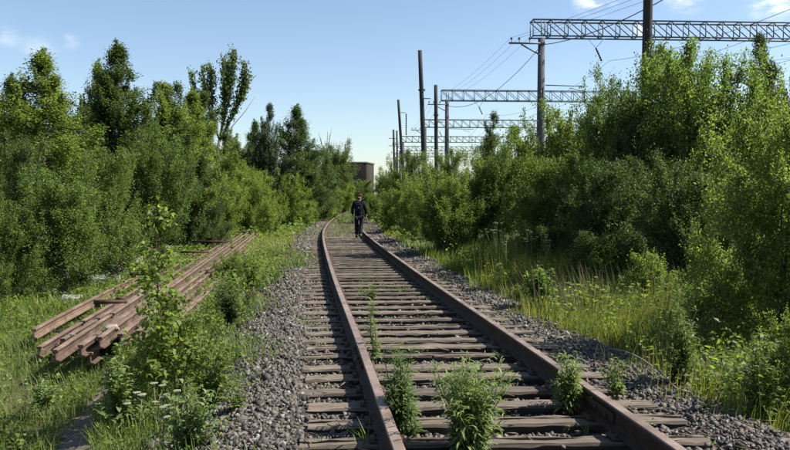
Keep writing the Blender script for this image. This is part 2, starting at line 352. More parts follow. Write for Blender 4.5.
for s, joints in ((-.797, (6.97, 31.97, 56.97, 82, 107)), (.797, (5.2, 30.2, 55.2, 80.2, 105.2))):
    ends = [-6] + list(joints) + [125]
    for a, b in zip(ends[:-1], ends[1:]):
        pts = rail_local(a + .005, b - .005, s) - tl
        r = link('rail', rail_mesh('rail', pts, M['rail_top'], M['rail_side']), None, track)
        if a > -6:
            p = off(np.array(a), s)
            link('fishplate', fish_me, None, r, (p[0] - tl[0], p[1] - tl[1], .036), (0, 0, -math.atan(float(head(a)))))
# sleepers: six weathered meshes shared by all
def sleeper_mesh(k):
    rr = np.random.default_rng(50 + k); L, W, H = 2.72, .158 + .024 * rr.random(), .15
    nxs = 28; xsn = np.linspace(-L / 2, L / 2, nxs) ; cs = [(-.5, -1), (-.5, -.12), (-.44, 0), (-.15, .0), (.05, -.0), (.2, 0), (.44, 0), (.5, -.12), (.5, -1)]
    V = []
    e1 = np.cumsum(rr.normal(0, .0016, nxs)); e2 = np.cumsum(rr.normal(0, .0016, nxs)); e1 -= e1.mean(); e2 -= e2.mean(); ck = rr.uniform(-.06, .06)
    for i, x in enumerate(xsn):
        end = (i < 2) + (i > nxs - 3)
        for j, (c, h) in enumerate(cs):
            y = c * W + (e1[i] if c < 0 else e2[i]); z = h * H + rr.normal(0, .0022)
            if j in (1, 2, 6, 7): z -= abs(rr.normal(0, .006)) * (1 + end)
            if j == 4: y = ck; z -= .012 * (1 + .6 * math.sin(i * .9 + k))      # long split
            if end and j in (3, 4, 5): z -= .006
            V.append((x + (rr.normal(0, .006) if end else 0), y, z))
    n = len(cs); Fc = [[i * n + j, (i + 1) * n + j, (i + 1) * n + j + 1, i * n + j + 1] for i in range(nxs - 1) for j in range(n - 1)] + [list(range(n)), list(range((nxs - 1) * n, nxs * n))[::-1]]
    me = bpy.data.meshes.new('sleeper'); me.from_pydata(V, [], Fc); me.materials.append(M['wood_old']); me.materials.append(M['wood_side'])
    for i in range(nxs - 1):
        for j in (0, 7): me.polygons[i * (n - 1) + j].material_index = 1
    bm = bmesh.new(); bm.from_mesh(me); bmesh.ops.recalc_face_normals(bm, faces=bm.faces); bm.to_mesh(me); bm.free(); return me
slm = [sleeper_mesh(k) for k in range(6)]
SY = [3.35, 3.8, 4.25, 4.72, 5.13, 5.55, 5.97, 6.44, 6.78, 7.31, 7.71, 8.08, 8.51, 8.93, 9.44, 10.0]
while SY[-1] < 78: SY.append(SY[-1] + .5 + random.uniform(-.045, .045))
SYa = np.array(SY)
for i, y in enumerate(SY):
    h = float(head(y)); far = sstep(20, 60, y)
    a = -math.atan(h) * (.35 + .6 * float(far)) + random.uniform(-.012, .012)
    k = random.randrange(6); dx = random.uniform(-.05, .05)
    c = off(np.array(y), dx)
    o = link('sleeper', slm[k], None, track, (c[0] - tl[0], c[1] - tl[1], .028 + random.uniform(-.008, .001)), (random.uniform(-.01, .01), 0, a + (math.pi if i % 2 else 0)))
    if y < 26:
        for s in (-.797, .797):
            sg = -1 if i % 2 else 1
            link('tie_plate', plate_me, None, o, (sg * (s - dx), 0, .002))
# ballast stones
ico = bmesh.new(); bmesh.ops.create_icosphere(ico, subdivisions=1, radius=1); IV = np.array([v.co[:] for v in ico.verts]); IT = np.array([[v.index for v in f.verts] for f in ico.faces]); ico.free()
IV = np.array([[i, j, k] for k in (-.62, .62) for j in (-.62, .62) for i in (-.62, .62)]); IT = np.array([[0, 2, 3], [0, 3, 1], [4, 5, 7], [4, 7, 6], [0, 1, 5], [0, 5, 4], [2, 6, 7], [2, 7, 3], [0, 4, 6], [0, 6, 2], [1, 3, 7], [1, 7, 5]])
def stones(n, y0, y1, smin, smax, size, zoff=0, keepout=True, ymode=1.0):
    u = rng.random(n * 2); y = y0 + (y1 - y0) * u**ymode; s = rng.uniform(smin, smax, n * 2)
    p = off(y, s)
    if keepout:
        j = np.abs(p[:, 1][:, None] - SYa[None]).argmin(1)
        # sleeper skew
        slope = np.tan(-np.arctan(head(SYa[j])) * (.35 + .6 * sstep(20, 60, SYa[j])))
        dy = np.abs(p[:, 1] - (SYa[j] + (p[:, 0] - cx(SYa[j])) * slope))
        ok = ~((np.abs(s) < 1.37) & (dy < .105)) & ~(np.abs(np.abs(s) - .797) < .075)
        p = p[ok]; s = s[ok]
    p = p[:n]; s = s[:n]; m = len(p)
    sc = size * rng.lognormal(0, .33, m)
    Vs = (IV[None] * (1 + rng.normal(0, .16, (m, 8, 1))) + rng.normal(0, .2, (m, 8, 3))) * (sc[:, None, None] * rng.uniform(.5, 1.3, (m, 1, 3)) * np.array([1, 1, .75]))
    q = rng.normal(size=(m, 4)); q /= np.linalg.norm(q, axis=1)[:, None]; a, b, c, d = q.T
    RM = np.stack([1 - 2 * (c*c + d*d), 2*(b*c - a*d), 2*(b*d + a*c), 2*(b*c + a*d), 1 - 2*(b*b + d*d), 2*(c*d - a*b), 2*(b*d - a*c), 2*(c*d + a*b), 1 - 2*(b*b + c*c)], -1).reshape(m, 3, 3)
    Vs = np.einsum('nij,nkj->nki', RM, Vs)
    zg = bed(s); zz = np.maximum(zg, np.where(np.abs(s) > 2.1, ground(p[:, 0], p[:, 1]), -9)) + sc * rng.uniform(.0, .55, m) + zoff
    Vs = Vs + np.stack([p[:, 0], p[:, 1], zz], -1)[:, None]
    return Vs.reshape(-1, 3), (IT[None] + (np.arange(m) * 8)[:, None, None]).reshape(-1, 3)
sv_, st_, n0 = [], [], 0
for a in ((33000, 3.4, 10, -2.2, 2.2, .0155, 0), (20000, 10, 20, -2.25, 2.25, .020, 0), (11000, 20, 42, -2.3, 2.3, .028, 0), (2500, 4, 14, -2.5, -2.0, .018, 0), (1600, 4, 14, 2.0, 2.6, .018, 0)):
    v_, t_ = stones(*a); sv_.append(v_); st_.append(t_ + n0); n0 += len(v_)
v_, t_ = stones(420, 4, 24, -1.35, 1.35, .011, .07, False); sv_.append(v_); st_.append(t_ + n0)
tag(link('gravel', mesh_np('gravel', np.vstack(sv_), None, np.vstack(st_)), M['gravel']), 'grey crushed stone ballast lying loose between and beside the sleepers', 'gravel', kind='stuff')

# dead twigs, stalks and bark litter lying on the ballast
lt = MB()
for i in range(900):
    y = 3.6 + 18 * rng.random() ** 1.5; s_ = rng.choice([-1, 1]) * rng.uniform(.0, 2.4); p = off(np.array(y), s_); a = rng.uniform(0, 6.28); L_ = rng.uniform(.03, .16); z = float(bed(s_)) + .055
    d_ = np.array([math.cos(a), math.sin(a), rng.uniform(-.1, .25)]) * L_; q = np.array([p[0], p[1], z]); lt.bar(q, q + d_, rng.uniform(.003, .007))
o = lt.build('litter', None); o.data.materials.append(mat_noise('litter', [(.3, (.06, .04, .025)), (.7, (.22, .17, .11))], 3, .9, 0)); tag(o, 'dead twigs and bark scattered over the ballast', 'litter', kind='stuff')

# ------------------------------------------------------------------ foliage generators
def leaf_mesh(P, A, L, W, seed=0, up=.5, fold=.25):
    """rhombic folded leaves at points P with axes A"""
    r = np.random.default_rng(seed); n = len(P)
    A = A / (np.linalg.norm(A, axis=1)[:, None] + 1e-9)
    nn = r.normal(size=(n, 3)); nn[:, 2] = np.abs(nn[:, 2]) + up
    nn -= (nn * A).sum(1)[:, None] * A; nn /= np.linalg.norm(nn, axis=1)[:, None] + 1e-9
    B = np.cross(A, nn); L = np.broadcast_to(L, (n,))[:, None]; W = np.broadcast_to(W, (n,))[:, None]
    V = np.stack([P, P + A * L * .45 + B * W * .5 + nn * W * fold, P + A * L - nn * L * .08, P + A * L * .45 - B * W * .5 + nn * W * fold], 1)
    return V.reshape(-1, 3), (np.arange(n)[:, None] * 4 + np.arange(4)[None])
def gen_tree(name, seed, H, Rad, profile, nl, t0=.08, elev=(35, 60), leaves=40000, leaf=(.055, .04), twl=.45, spread=.05, stems=1, upbias=.5, curl=.35, trunk_r=.05, wob=.15, lspread=1.0):
    r = np.random.default_rng(seed); wood = MB(); tw = []; wh = []
    for sidx in range(stems):
        a0 = r.uniform(0, 6.28); k = 0 if stems == 1 else r.uniform(.1, .45) * Rad
        hs = H * (1 if sidx == 0 else r.uniform(.72, .98)); nseg = 9; tz = np.linspace(0, 1, nseg)
        wx = np.cumsum(r.normal(0, wob * .12 * H / 6, nseg)); wy = np.cumsum(r.normal(0, wob * .12 * H / 6, nseg)); wx -= wx[0]; wy -= wy[0]
        tr = np.c_[k * math.cos(a0) * tz + wx, k * math.sin(a0) * tz + wy, tz * hs * .97]
        wood.tube(tr, trunk_r * (1.02 - .9 * tz), 7)
        nls = nl // stems
        for i in range(nls):
            t = t0 + (1 - t0) * ((i + r.random()) / nls) ** .9
            base = np.array([np.interp(t, tz, tr[:, c]) for c in range(3)])
            az = i * 2.39996 + r.normal(0, .35); L = Rad * profile(t) * (r.uniform(.6, 1.1) if i % 4 else r.uniform(1.1, 1.45)) * (1 if stems == 1 else .72)
            L *= 1 + .28 * math.sin(2 * az + 6 * t + seed) * math.sin(3.1 * t * 3 + seed)
            if L < .08: L = .08
            e0 = R(r.uniform(*elev)); m = 6; q = np.linspace(0, 1, m)
            el = e0 + curl * q * (1 if upbias >= 0 else -1); az_ = az + np.cumsum(r.normal(0, .1, m))
            st = L / (m - 1) / max(.45, math.cos(e0) ** .7)
            d = np.c_[np.cos(el) * np.cos(az_), np.cos(el) * np.sin(az_), np.sin(el)]
            pts = base + np.vstack([np.zeros(3), np.cumsum(d[:-1] * st, 0)])
            over = pts[:, 2] > H; pts[over, 2] = H + (pts[over, 2] - H) * .2
            if L > .2: wood.tube(pts, (trunk_r * .35 * (1 - t * .7)) * (1.05 - q * .9), 4, False)
            ntw = max(3, int(L / .085)); ts = r.uniform(.12, 1.0, ntw) ** .8
            for u in ts:
                b = np.array([np.interp(u, q, pts[:, c]) for c in range(3)]); j = min(m - 1, int(u * m)); dd = d[j] * .8 + r.normal(0, .75, 3); dd[2] += upbias + .9 * t * t; dd[:2] *= 1 - .4 * t * t
                dd /= np.linalg.norm(dd); tw.append((b, dd, twl * r.uniform(.5, 1.2) * (.4 + .6 * min(1, L / Rad * 1.5))))
            for _ in range(4 if L > .3 else 2):
                dd = d[-1] * .7 + r.normal(0, .3, 3); dd[:2] *= 1 - .55 * t; dd[2] += .85 + 1.2 * t * t; dd /= np.linalg.norm(dd); j = r.integers(3, m)
                wh.append((pts[j], dd, twl * r.uniform(.7, 1.7) * (.45 + .55 * (1 - t))))
        # leader tuft
        for u in range(3): tw.append((tr[-1] - np.array([0, 0, .2 * u * twl]), np.array([r.normal(0, .12), r.normal(0, .12), 1.]), twl * .5))
    TB = np.array([a for a, _, _ in tw]); TD = np.array([b for _, b, _ in tw]); TL = np.array([c for _, _, c in tw])
    nb_ = len(TB); WB = np.array([a for a, _, _ in wh]); WD = np.array([b for _, b, _ in wh]); WL = np.array([c for _, _, c in wh])
    TB = np.vstack([TB, WB]); TD = np.vstack([TD, WD]); TL = np.concatenate([TL, WL]); isw = np.arange(len(TB)) >= nb_
    p = TL * np.where(isw, .6, 1.0) * r.lognormal(0, .75, len(TL)); p /= p.sum(); ii = r.choice(len(TB), leaves, p=p); u = np.where(isw[ii], r.random(leaves), r.random(leaves) ** .65)
    side_ = r.normal(size=(leaves, 3)) * np.where(isw[ii], .022, spread)[:, None]
    Pp = TB[ii] + TD[ii] * (TL[ii] * u)[:, None] + np.array([0, 0, -.12]) * np.where(isw[ii], 0, u**2 * TL[ii])[:, None] + side_ * lspread
    keep = Pp[:, 2] > .04; Pp = Pp[keep]; ii = ii[keep]
    A = TD[ii] * .5 + r.normal(0, .6, Pp.shape) + side_[keep] * 8; A[:, 2] -= .25
    sz = r.uniform(.65, 1.25, len(Pp)); V, Q = leaf_mesh(Pp, A, leaf[0] * sz, leaf[1] * sz, seed + 1)
    lm = mesh_np('crown', V, Q)
    for n in np.linspace(0, 1, 1): pass
    # twigs in view: thin slivers along a sample of twigs
    sel = r.choice(len(TB), min(len(TB), 260), replace=False)
    for i in sel: wood.tube(np.array([TB[i], TB[i] + TD[i] * TL[i] * .9]), (.004, .002), 3, False)
    wm = wood.mesh('trunk', True)
    return dict(crown=lm, trunk=wm, H=H, Rad=Rad)
cone = lambda t: (.5 + .5 * min(1, t / .2)) * (1 - t) ** .95 * 1.1 + .02
column_ = lambda t: (.6 + .4 * min(1, t / .3)) * (1 - t ** 1.5) ** .9 + .05
dome = lambda t: math.sqrt(max(0, 1 - (t * .98) ** 2.4)) * .95 + .05
egg = lambda t: math.sin(math.pi * min(1, (.22 + .78 * t))) ** .8 * .95 + .07
V_ = {}
V_['cone1'] = gen_tree('cone', 11, 7, 1.55, cone, 95, .04, (30, 62), 80000, (.05, .032), .5, .05, 1, .6)
V_['cone2'] = gen_tree('cone', 12, 7, 1.75, cone, 90, .04, (25, 60), 78000, (.05, .033), .55, .055, 2, .5)
V_['col1'] = gen_tree('col', 13, 6, 1.6, column_, 95, .04, (20, 60), 80000, (.052, .034), .5, .055, 2, .5)
V_['dome1'] = gen_tree('dome', 14, 4, 1.9, dome, 100, .02, (12, 65), 64000, (.056, .038), .5, .06, 4, .5, wob=.5)
V_['dome2'] = gen_tree('dome', 15, 4, 1.8, egg, 100, .02, (10, 60), 60000, (.056, .038), .55, .07, 5, .6, wob=.5)
V_['bush1'] = gen_tree('bush', 16, 2.2, 1.15, dome, 70, .02, (15, 70), 13000, (.062, .042), .4, .05, 6, .7, trunk_r=.02, wob=.5)
V_['bush2'] = gen_tree('bush', 17, 2.2, 1.05, egg, 60, .02, (20, 75), 12000, (.062, .038), .45, .05, 5, .9, trunk_r=.02, wob=.5)
V_['sapling'] = gen_tree('sapling', 18, 2.2, .75, column_, 36, .1, (25, 65), 3200, (.052, .042), .3, .05, 1, .5, trunk_r=.014, wob=.1)

def plant(kind, name, px, Yd, top, halfw, mat, label, cat='tree', group=None, rz=None, base=None, trunkmat=None, yspread=1.0):
    v = V_[kind]; x = PX(px, Yd); zb = float(ground(x, Yd)) - .03 if base is None else base
    H = topz(top, Yd) - zb; w_ = halfw / F * Yd
    root = empty(name, (x, Yd, zb), random.uniform(0, 6.28) if rz is None else rz)
    root.scale = (w_ / v['Rad'], w_ / v['Rad'] * yspread, H / v['H'])
    key = (kind, mat)
    if key not in LM:
        me = v['crown'].copy(); me.materials.clear(); me.materials.append(M[mat]); LM[key] = me
    c = link('crown' if cat == 'tree' else 'foliage', LM[key], None, root); c['kind'] = 'stuff'
    link('trunk' if cat == 'tree' else 'stems', v['trunk'], M[trunkmat or 'bark'] if not v['trunk'].materials else None, root)
    tag(root, label, cat, group); return root
LM = {}

# ------------------------------------------------------------------ trees: left of the track
GL = 'trees left of the track'; GR = 'trees and bushes right of the track'
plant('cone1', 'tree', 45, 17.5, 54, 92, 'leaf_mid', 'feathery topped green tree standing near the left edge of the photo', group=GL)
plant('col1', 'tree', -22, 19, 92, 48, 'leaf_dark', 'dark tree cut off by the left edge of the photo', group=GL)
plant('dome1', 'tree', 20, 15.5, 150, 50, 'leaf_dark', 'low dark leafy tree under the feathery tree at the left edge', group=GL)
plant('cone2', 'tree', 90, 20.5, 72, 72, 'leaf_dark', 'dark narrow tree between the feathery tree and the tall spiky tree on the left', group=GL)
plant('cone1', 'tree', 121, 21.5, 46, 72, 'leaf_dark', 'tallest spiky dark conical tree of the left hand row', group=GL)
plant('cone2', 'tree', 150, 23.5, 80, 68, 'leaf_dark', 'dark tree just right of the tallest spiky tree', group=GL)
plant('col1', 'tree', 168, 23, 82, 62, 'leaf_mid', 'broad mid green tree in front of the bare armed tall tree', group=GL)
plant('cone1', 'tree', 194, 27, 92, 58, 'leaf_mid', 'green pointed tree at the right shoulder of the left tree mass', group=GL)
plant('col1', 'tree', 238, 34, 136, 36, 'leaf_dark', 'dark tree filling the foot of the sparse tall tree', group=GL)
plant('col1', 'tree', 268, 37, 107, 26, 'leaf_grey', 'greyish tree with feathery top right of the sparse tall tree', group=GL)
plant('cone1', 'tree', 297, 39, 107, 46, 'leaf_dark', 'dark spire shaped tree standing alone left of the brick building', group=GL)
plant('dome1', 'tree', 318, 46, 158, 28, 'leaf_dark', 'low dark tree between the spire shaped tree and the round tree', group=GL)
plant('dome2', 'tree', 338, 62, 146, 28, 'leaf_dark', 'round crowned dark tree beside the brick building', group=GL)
# middle layer bushes, left
plant('cone1', 'tree', 14, 21, 78, 58, 'leaf_dark', 'dark tree behind the feathery topped tree near the left edge', group=GL)
plant('cone2', 'tree', 74, 25, 86, 56, 'leaf_mid', 'green tree seen through the gap left of the tallest spiky tree', group=GL)
plant('cone1', 'tree', 100, 23, 64, 44, 'leaf_mid', 'green pointed tree touching the left side of the tallest spiky tree', group=GL)
plant('col1', 'tree', 182, 29, 92, 52, 'leaf_dark', 'dark tree behind the right shoulder of the left tree mass', group=GL)
plant('cone2', 'tree', 247, 37, 126, 44, 'leaf_mid', 'mid green pointed tree right beside the trunk of the sparse tall tree', group=GL)
plant('cone1', 'tree', 256, 42, 122, 34, 'leaf_dark', 'dark pointed tree between the sparse tall tree and the greyish tree', group=GL)
GB = 'bushes in front of the left trees'
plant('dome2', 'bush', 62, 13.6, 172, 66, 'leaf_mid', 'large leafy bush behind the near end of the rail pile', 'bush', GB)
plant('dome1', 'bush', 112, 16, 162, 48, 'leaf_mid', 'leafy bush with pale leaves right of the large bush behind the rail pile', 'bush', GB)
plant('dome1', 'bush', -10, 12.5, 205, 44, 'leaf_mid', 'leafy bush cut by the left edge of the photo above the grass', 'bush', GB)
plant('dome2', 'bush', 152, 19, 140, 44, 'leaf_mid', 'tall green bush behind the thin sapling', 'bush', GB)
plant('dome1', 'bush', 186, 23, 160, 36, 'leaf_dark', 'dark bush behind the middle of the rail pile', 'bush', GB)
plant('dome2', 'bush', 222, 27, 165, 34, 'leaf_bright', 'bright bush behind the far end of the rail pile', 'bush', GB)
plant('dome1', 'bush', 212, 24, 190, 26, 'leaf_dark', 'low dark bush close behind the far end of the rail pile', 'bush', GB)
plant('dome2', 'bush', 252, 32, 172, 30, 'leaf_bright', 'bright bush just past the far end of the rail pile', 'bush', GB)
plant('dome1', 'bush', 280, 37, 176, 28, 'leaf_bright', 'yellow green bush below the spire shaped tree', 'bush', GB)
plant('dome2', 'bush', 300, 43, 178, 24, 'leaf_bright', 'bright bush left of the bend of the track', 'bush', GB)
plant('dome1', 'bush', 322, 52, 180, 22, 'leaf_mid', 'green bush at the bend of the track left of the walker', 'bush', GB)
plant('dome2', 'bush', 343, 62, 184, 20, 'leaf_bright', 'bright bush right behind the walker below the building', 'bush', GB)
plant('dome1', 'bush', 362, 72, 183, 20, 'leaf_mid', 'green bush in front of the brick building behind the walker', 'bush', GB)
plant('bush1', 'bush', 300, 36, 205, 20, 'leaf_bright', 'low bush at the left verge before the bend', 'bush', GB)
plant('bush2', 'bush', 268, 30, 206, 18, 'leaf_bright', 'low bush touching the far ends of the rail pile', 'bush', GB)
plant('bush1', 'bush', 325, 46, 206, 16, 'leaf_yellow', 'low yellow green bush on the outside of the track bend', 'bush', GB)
# ------------------------------------------------------------------ trees and bushes: right of the track
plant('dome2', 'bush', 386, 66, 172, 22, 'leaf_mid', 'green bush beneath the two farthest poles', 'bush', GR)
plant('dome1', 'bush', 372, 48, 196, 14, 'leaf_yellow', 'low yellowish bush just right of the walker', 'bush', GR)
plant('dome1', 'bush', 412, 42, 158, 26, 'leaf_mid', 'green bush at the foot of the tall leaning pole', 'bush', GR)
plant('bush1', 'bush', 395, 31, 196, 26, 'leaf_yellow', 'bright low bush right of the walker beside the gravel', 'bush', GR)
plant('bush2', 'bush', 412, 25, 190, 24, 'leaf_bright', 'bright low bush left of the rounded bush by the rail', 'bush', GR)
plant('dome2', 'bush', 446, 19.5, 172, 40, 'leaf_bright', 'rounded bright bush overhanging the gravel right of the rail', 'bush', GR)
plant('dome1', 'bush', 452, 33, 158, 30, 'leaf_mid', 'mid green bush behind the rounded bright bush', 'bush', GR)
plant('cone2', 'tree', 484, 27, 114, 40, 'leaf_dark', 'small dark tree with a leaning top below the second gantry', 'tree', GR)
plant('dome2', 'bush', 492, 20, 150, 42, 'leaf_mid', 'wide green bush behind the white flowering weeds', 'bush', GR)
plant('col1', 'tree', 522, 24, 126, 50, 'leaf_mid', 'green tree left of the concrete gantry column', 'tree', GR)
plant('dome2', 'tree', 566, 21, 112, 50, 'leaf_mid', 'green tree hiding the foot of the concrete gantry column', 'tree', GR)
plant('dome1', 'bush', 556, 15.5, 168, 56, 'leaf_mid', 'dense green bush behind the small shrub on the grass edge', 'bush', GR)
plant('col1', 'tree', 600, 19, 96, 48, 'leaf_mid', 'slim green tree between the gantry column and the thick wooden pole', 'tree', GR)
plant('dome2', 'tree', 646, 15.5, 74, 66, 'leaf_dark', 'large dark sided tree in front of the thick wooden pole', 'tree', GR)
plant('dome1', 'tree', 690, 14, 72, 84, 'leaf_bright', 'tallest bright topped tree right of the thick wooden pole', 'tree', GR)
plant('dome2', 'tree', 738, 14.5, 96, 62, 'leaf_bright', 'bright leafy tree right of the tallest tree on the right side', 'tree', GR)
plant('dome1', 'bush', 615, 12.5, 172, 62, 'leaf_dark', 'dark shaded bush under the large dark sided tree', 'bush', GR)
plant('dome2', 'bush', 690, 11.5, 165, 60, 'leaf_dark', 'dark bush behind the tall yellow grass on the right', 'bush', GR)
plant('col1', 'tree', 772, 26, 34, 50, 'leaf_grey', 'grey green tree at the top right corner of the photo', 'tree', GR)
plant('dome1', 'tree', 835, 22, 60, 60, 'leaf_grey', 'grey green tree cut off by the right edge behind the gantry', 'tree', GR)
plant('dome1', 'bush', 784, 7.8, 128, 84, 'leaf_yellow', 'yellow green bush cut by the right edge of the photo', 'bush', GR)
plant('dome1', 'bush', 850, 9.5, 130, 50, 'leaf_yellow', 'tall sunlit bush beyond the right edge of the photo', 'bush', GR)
plant('bush2', 'bush', 722, 8.6, 262, 44, 'leaf_mid', 'leafy bush low in the grass near the right edge', 'bush', GR)
plant('bush1', 'bush', 795, 5.6, 330, 40, 'leaf_mid', 'low green bush in the bottom right corner', 'bush', GR)
plant('bush1', 'bush', 655, 10.5, 262, 36, 'leaf_bright', 'low bright bush rising from the tall grass right of the white flowers', 'bush', GR)
plant('bush2', 'bush', 590, 12, 246, 34, 'leaf_mid', 'low green bush at the back of the tall grass', 'bush', GR)
plant('dome1', 'tree', 668, 17, 72, 60, 'leaf_mid', 'leafy tree squeezed behind the two tallest right hand trees', 'tree', GR)
plant('dome2', 'tree', 620, 18, 84, 44, 'leaf_mid', 'leafy tree just left of the thick wooden pole', 'tree', GR)

# sparse tall tree with bare arms
def sparse_tree():
    Yd = 33; r = np.random.default_rng(5)
    x0 = PX(214, Yd); zb = float(ground(x0, Yd)); root = empty('tree', (x0, Yd, zb)); tag(root, 'sparse tall tree with forked bare branches rising above the left tree line', 'tree', GL)
    def pt(px, py): return np.array([PX(px, Yd) - x0, 0, topz(py, Yd) - zb])
    trunk = MB(); trunk.tube([pt(214, 222), pt(215, 185), pt(217, 160), pt(220, 140)], (.11, .09, .075, .06), 7); 
    limbs = [[(220, 140), (212, 120), (204, 95), (201, 72)], [(217, 160), (206, 130), (200, 108), (196, 80)], [(220, 140), (224, 112), (223, 85), (221, 60)], [(221, 135), (230, 105), (236, 82), (238, 60)], [(220, 142), (232, 120), (243, 100), (249, 82)],
             [(213, 118), (214, 95), (215, 75)], [(224, 110), (229, 90), (230, 66)], [(236, 110), (244, 96), (246, 70)]]
    bare = [[(204, 118), (195, 108), (187, 92)], [(232, 128), (246, 112), (256, 97)], [(232, 122), (240, 108), (250, 96)], [(201, 110), (192, 104)]]
    LP, LA = [], []
    for l in limbs:
        p = np.array([pt(*q) for q in l]); p[:, 1] += np.linspace(0, r.uniform(-1, 1), len(p)); trunk.tube(p, np.linspace(.05, .012, len(p)), 5)
        tt = np.linspace(0, len(p) - 1, 26)
        for t in tt[5:]:
            b = np.array([np.interp(t, range(len(p)), p[:, c]) for c in range(3)])
            for k in range(3):
                d = r.normal(0, .5, 3); d[2] = abs(d[2]) + .8; d /= np.linalg.norm(d); ln = r.uniform(.2, .55)
                n = 15; u = r.random(n)[:, None]; LP.append(b + d * ln * u + r.normal(0, .06, (n, 3))); LA.append(d + r.normal(0, .5, (n, 3)))
    for l in bare: trunk.tube(np.array([pt(*q) for q in l]), np.linspace(.018, .006, len(l)), 4)
    trunk.build('trunk', M['bark'], root)
    P_ = np.vstack(LP); V, Q = leaf_mesh(P_, np.vstack(LA), r.uniform(.08, .12, len(P_)), r.uniform(.06, .09, len(P_)), 3)
    c = link('crown', mesh_np('crown', V, Q), M['leaf_dark'], root); c['kind'] = 'stuff'
sparse_tree()
def dead_twigs():
    Yd = 55; x0 = PX(326, Yd); zb = float(ground(x0, Yd)); root = MB(); r = np.random.default_rng(8)
    def pt(px, py): return np.array([PX(px, Yd) - x0, 0, topz(py, Yd) - zb])
    root.tube([pt(326, 215), pt(326, 165), pt(328, 132)], (.08, .05, .015), 5)
    for a, b in (((326, 165), (321, 138)), ((327, 155), (332, 128)), ((326, 172), (317, 152)), ((326, 160), (334, 145)), ((322, 145), (319, 133))): root.tube([pt(*a), pt(*b)], (.03, .01), 4)
    o = root.build('dead_tree', M['bark'], None, loc=(x0, Yd, zb)); tag(o, 'thin leafless dead tree left of the brick building', 'tree')
dead_twigs()

# ------------------------------------------------------------------ brick building
def building():
    b = empty('brick_building', (-6.25, 110, -.2), R(-12)); tag(b, 'dark brick building with flat roof beyond the end of the track', 'building')
    W_, D_, H_ = 5.0, 5, 6.5
    m = MB()
    th = .3
    m.box((0, -D_ / 2 + th / 2, H_ / 2), (W_, th, H_)); m.build('front_wall', M['brick'], b)
    m = MB(); m.box((W_ / 2 - th / 2, 0, H_ / 2), (th, D_ - 2 * th - .004, H_)); m.build('side_wall', M['wood_side'], b)
    m = MB(); m.box((-W_ / 2 + th / 2, 0, H_ / 2), (th, D_ - 2 * th - .004, H_)); m.build('side_wall', M['brick'], b)
    m = MB(); m.box((0, D_ / 2 - th / 2, H_ / 2), (W_, th, H_)); m.build('back_wall', M['brick'], b)
    m = MB(); m.box((0, 0, H_ + .15), (W_ + .2, D_ + .2, .24)); rf = m.build('roof', M['felt'], b)
    for x in (-1.7, .4):
        m = MB(); m.box((x, -D_ / 2 - .02, 3.6), (1.2, .08, 1.3)); wn = m.build('window', M['plank_grey'], b)
        m = MB(); m.box((x, -D_ / 2 - .07, 3.6), (1.0, .02, 1.1)); m.build('pane', M['glass'], wn)
building()

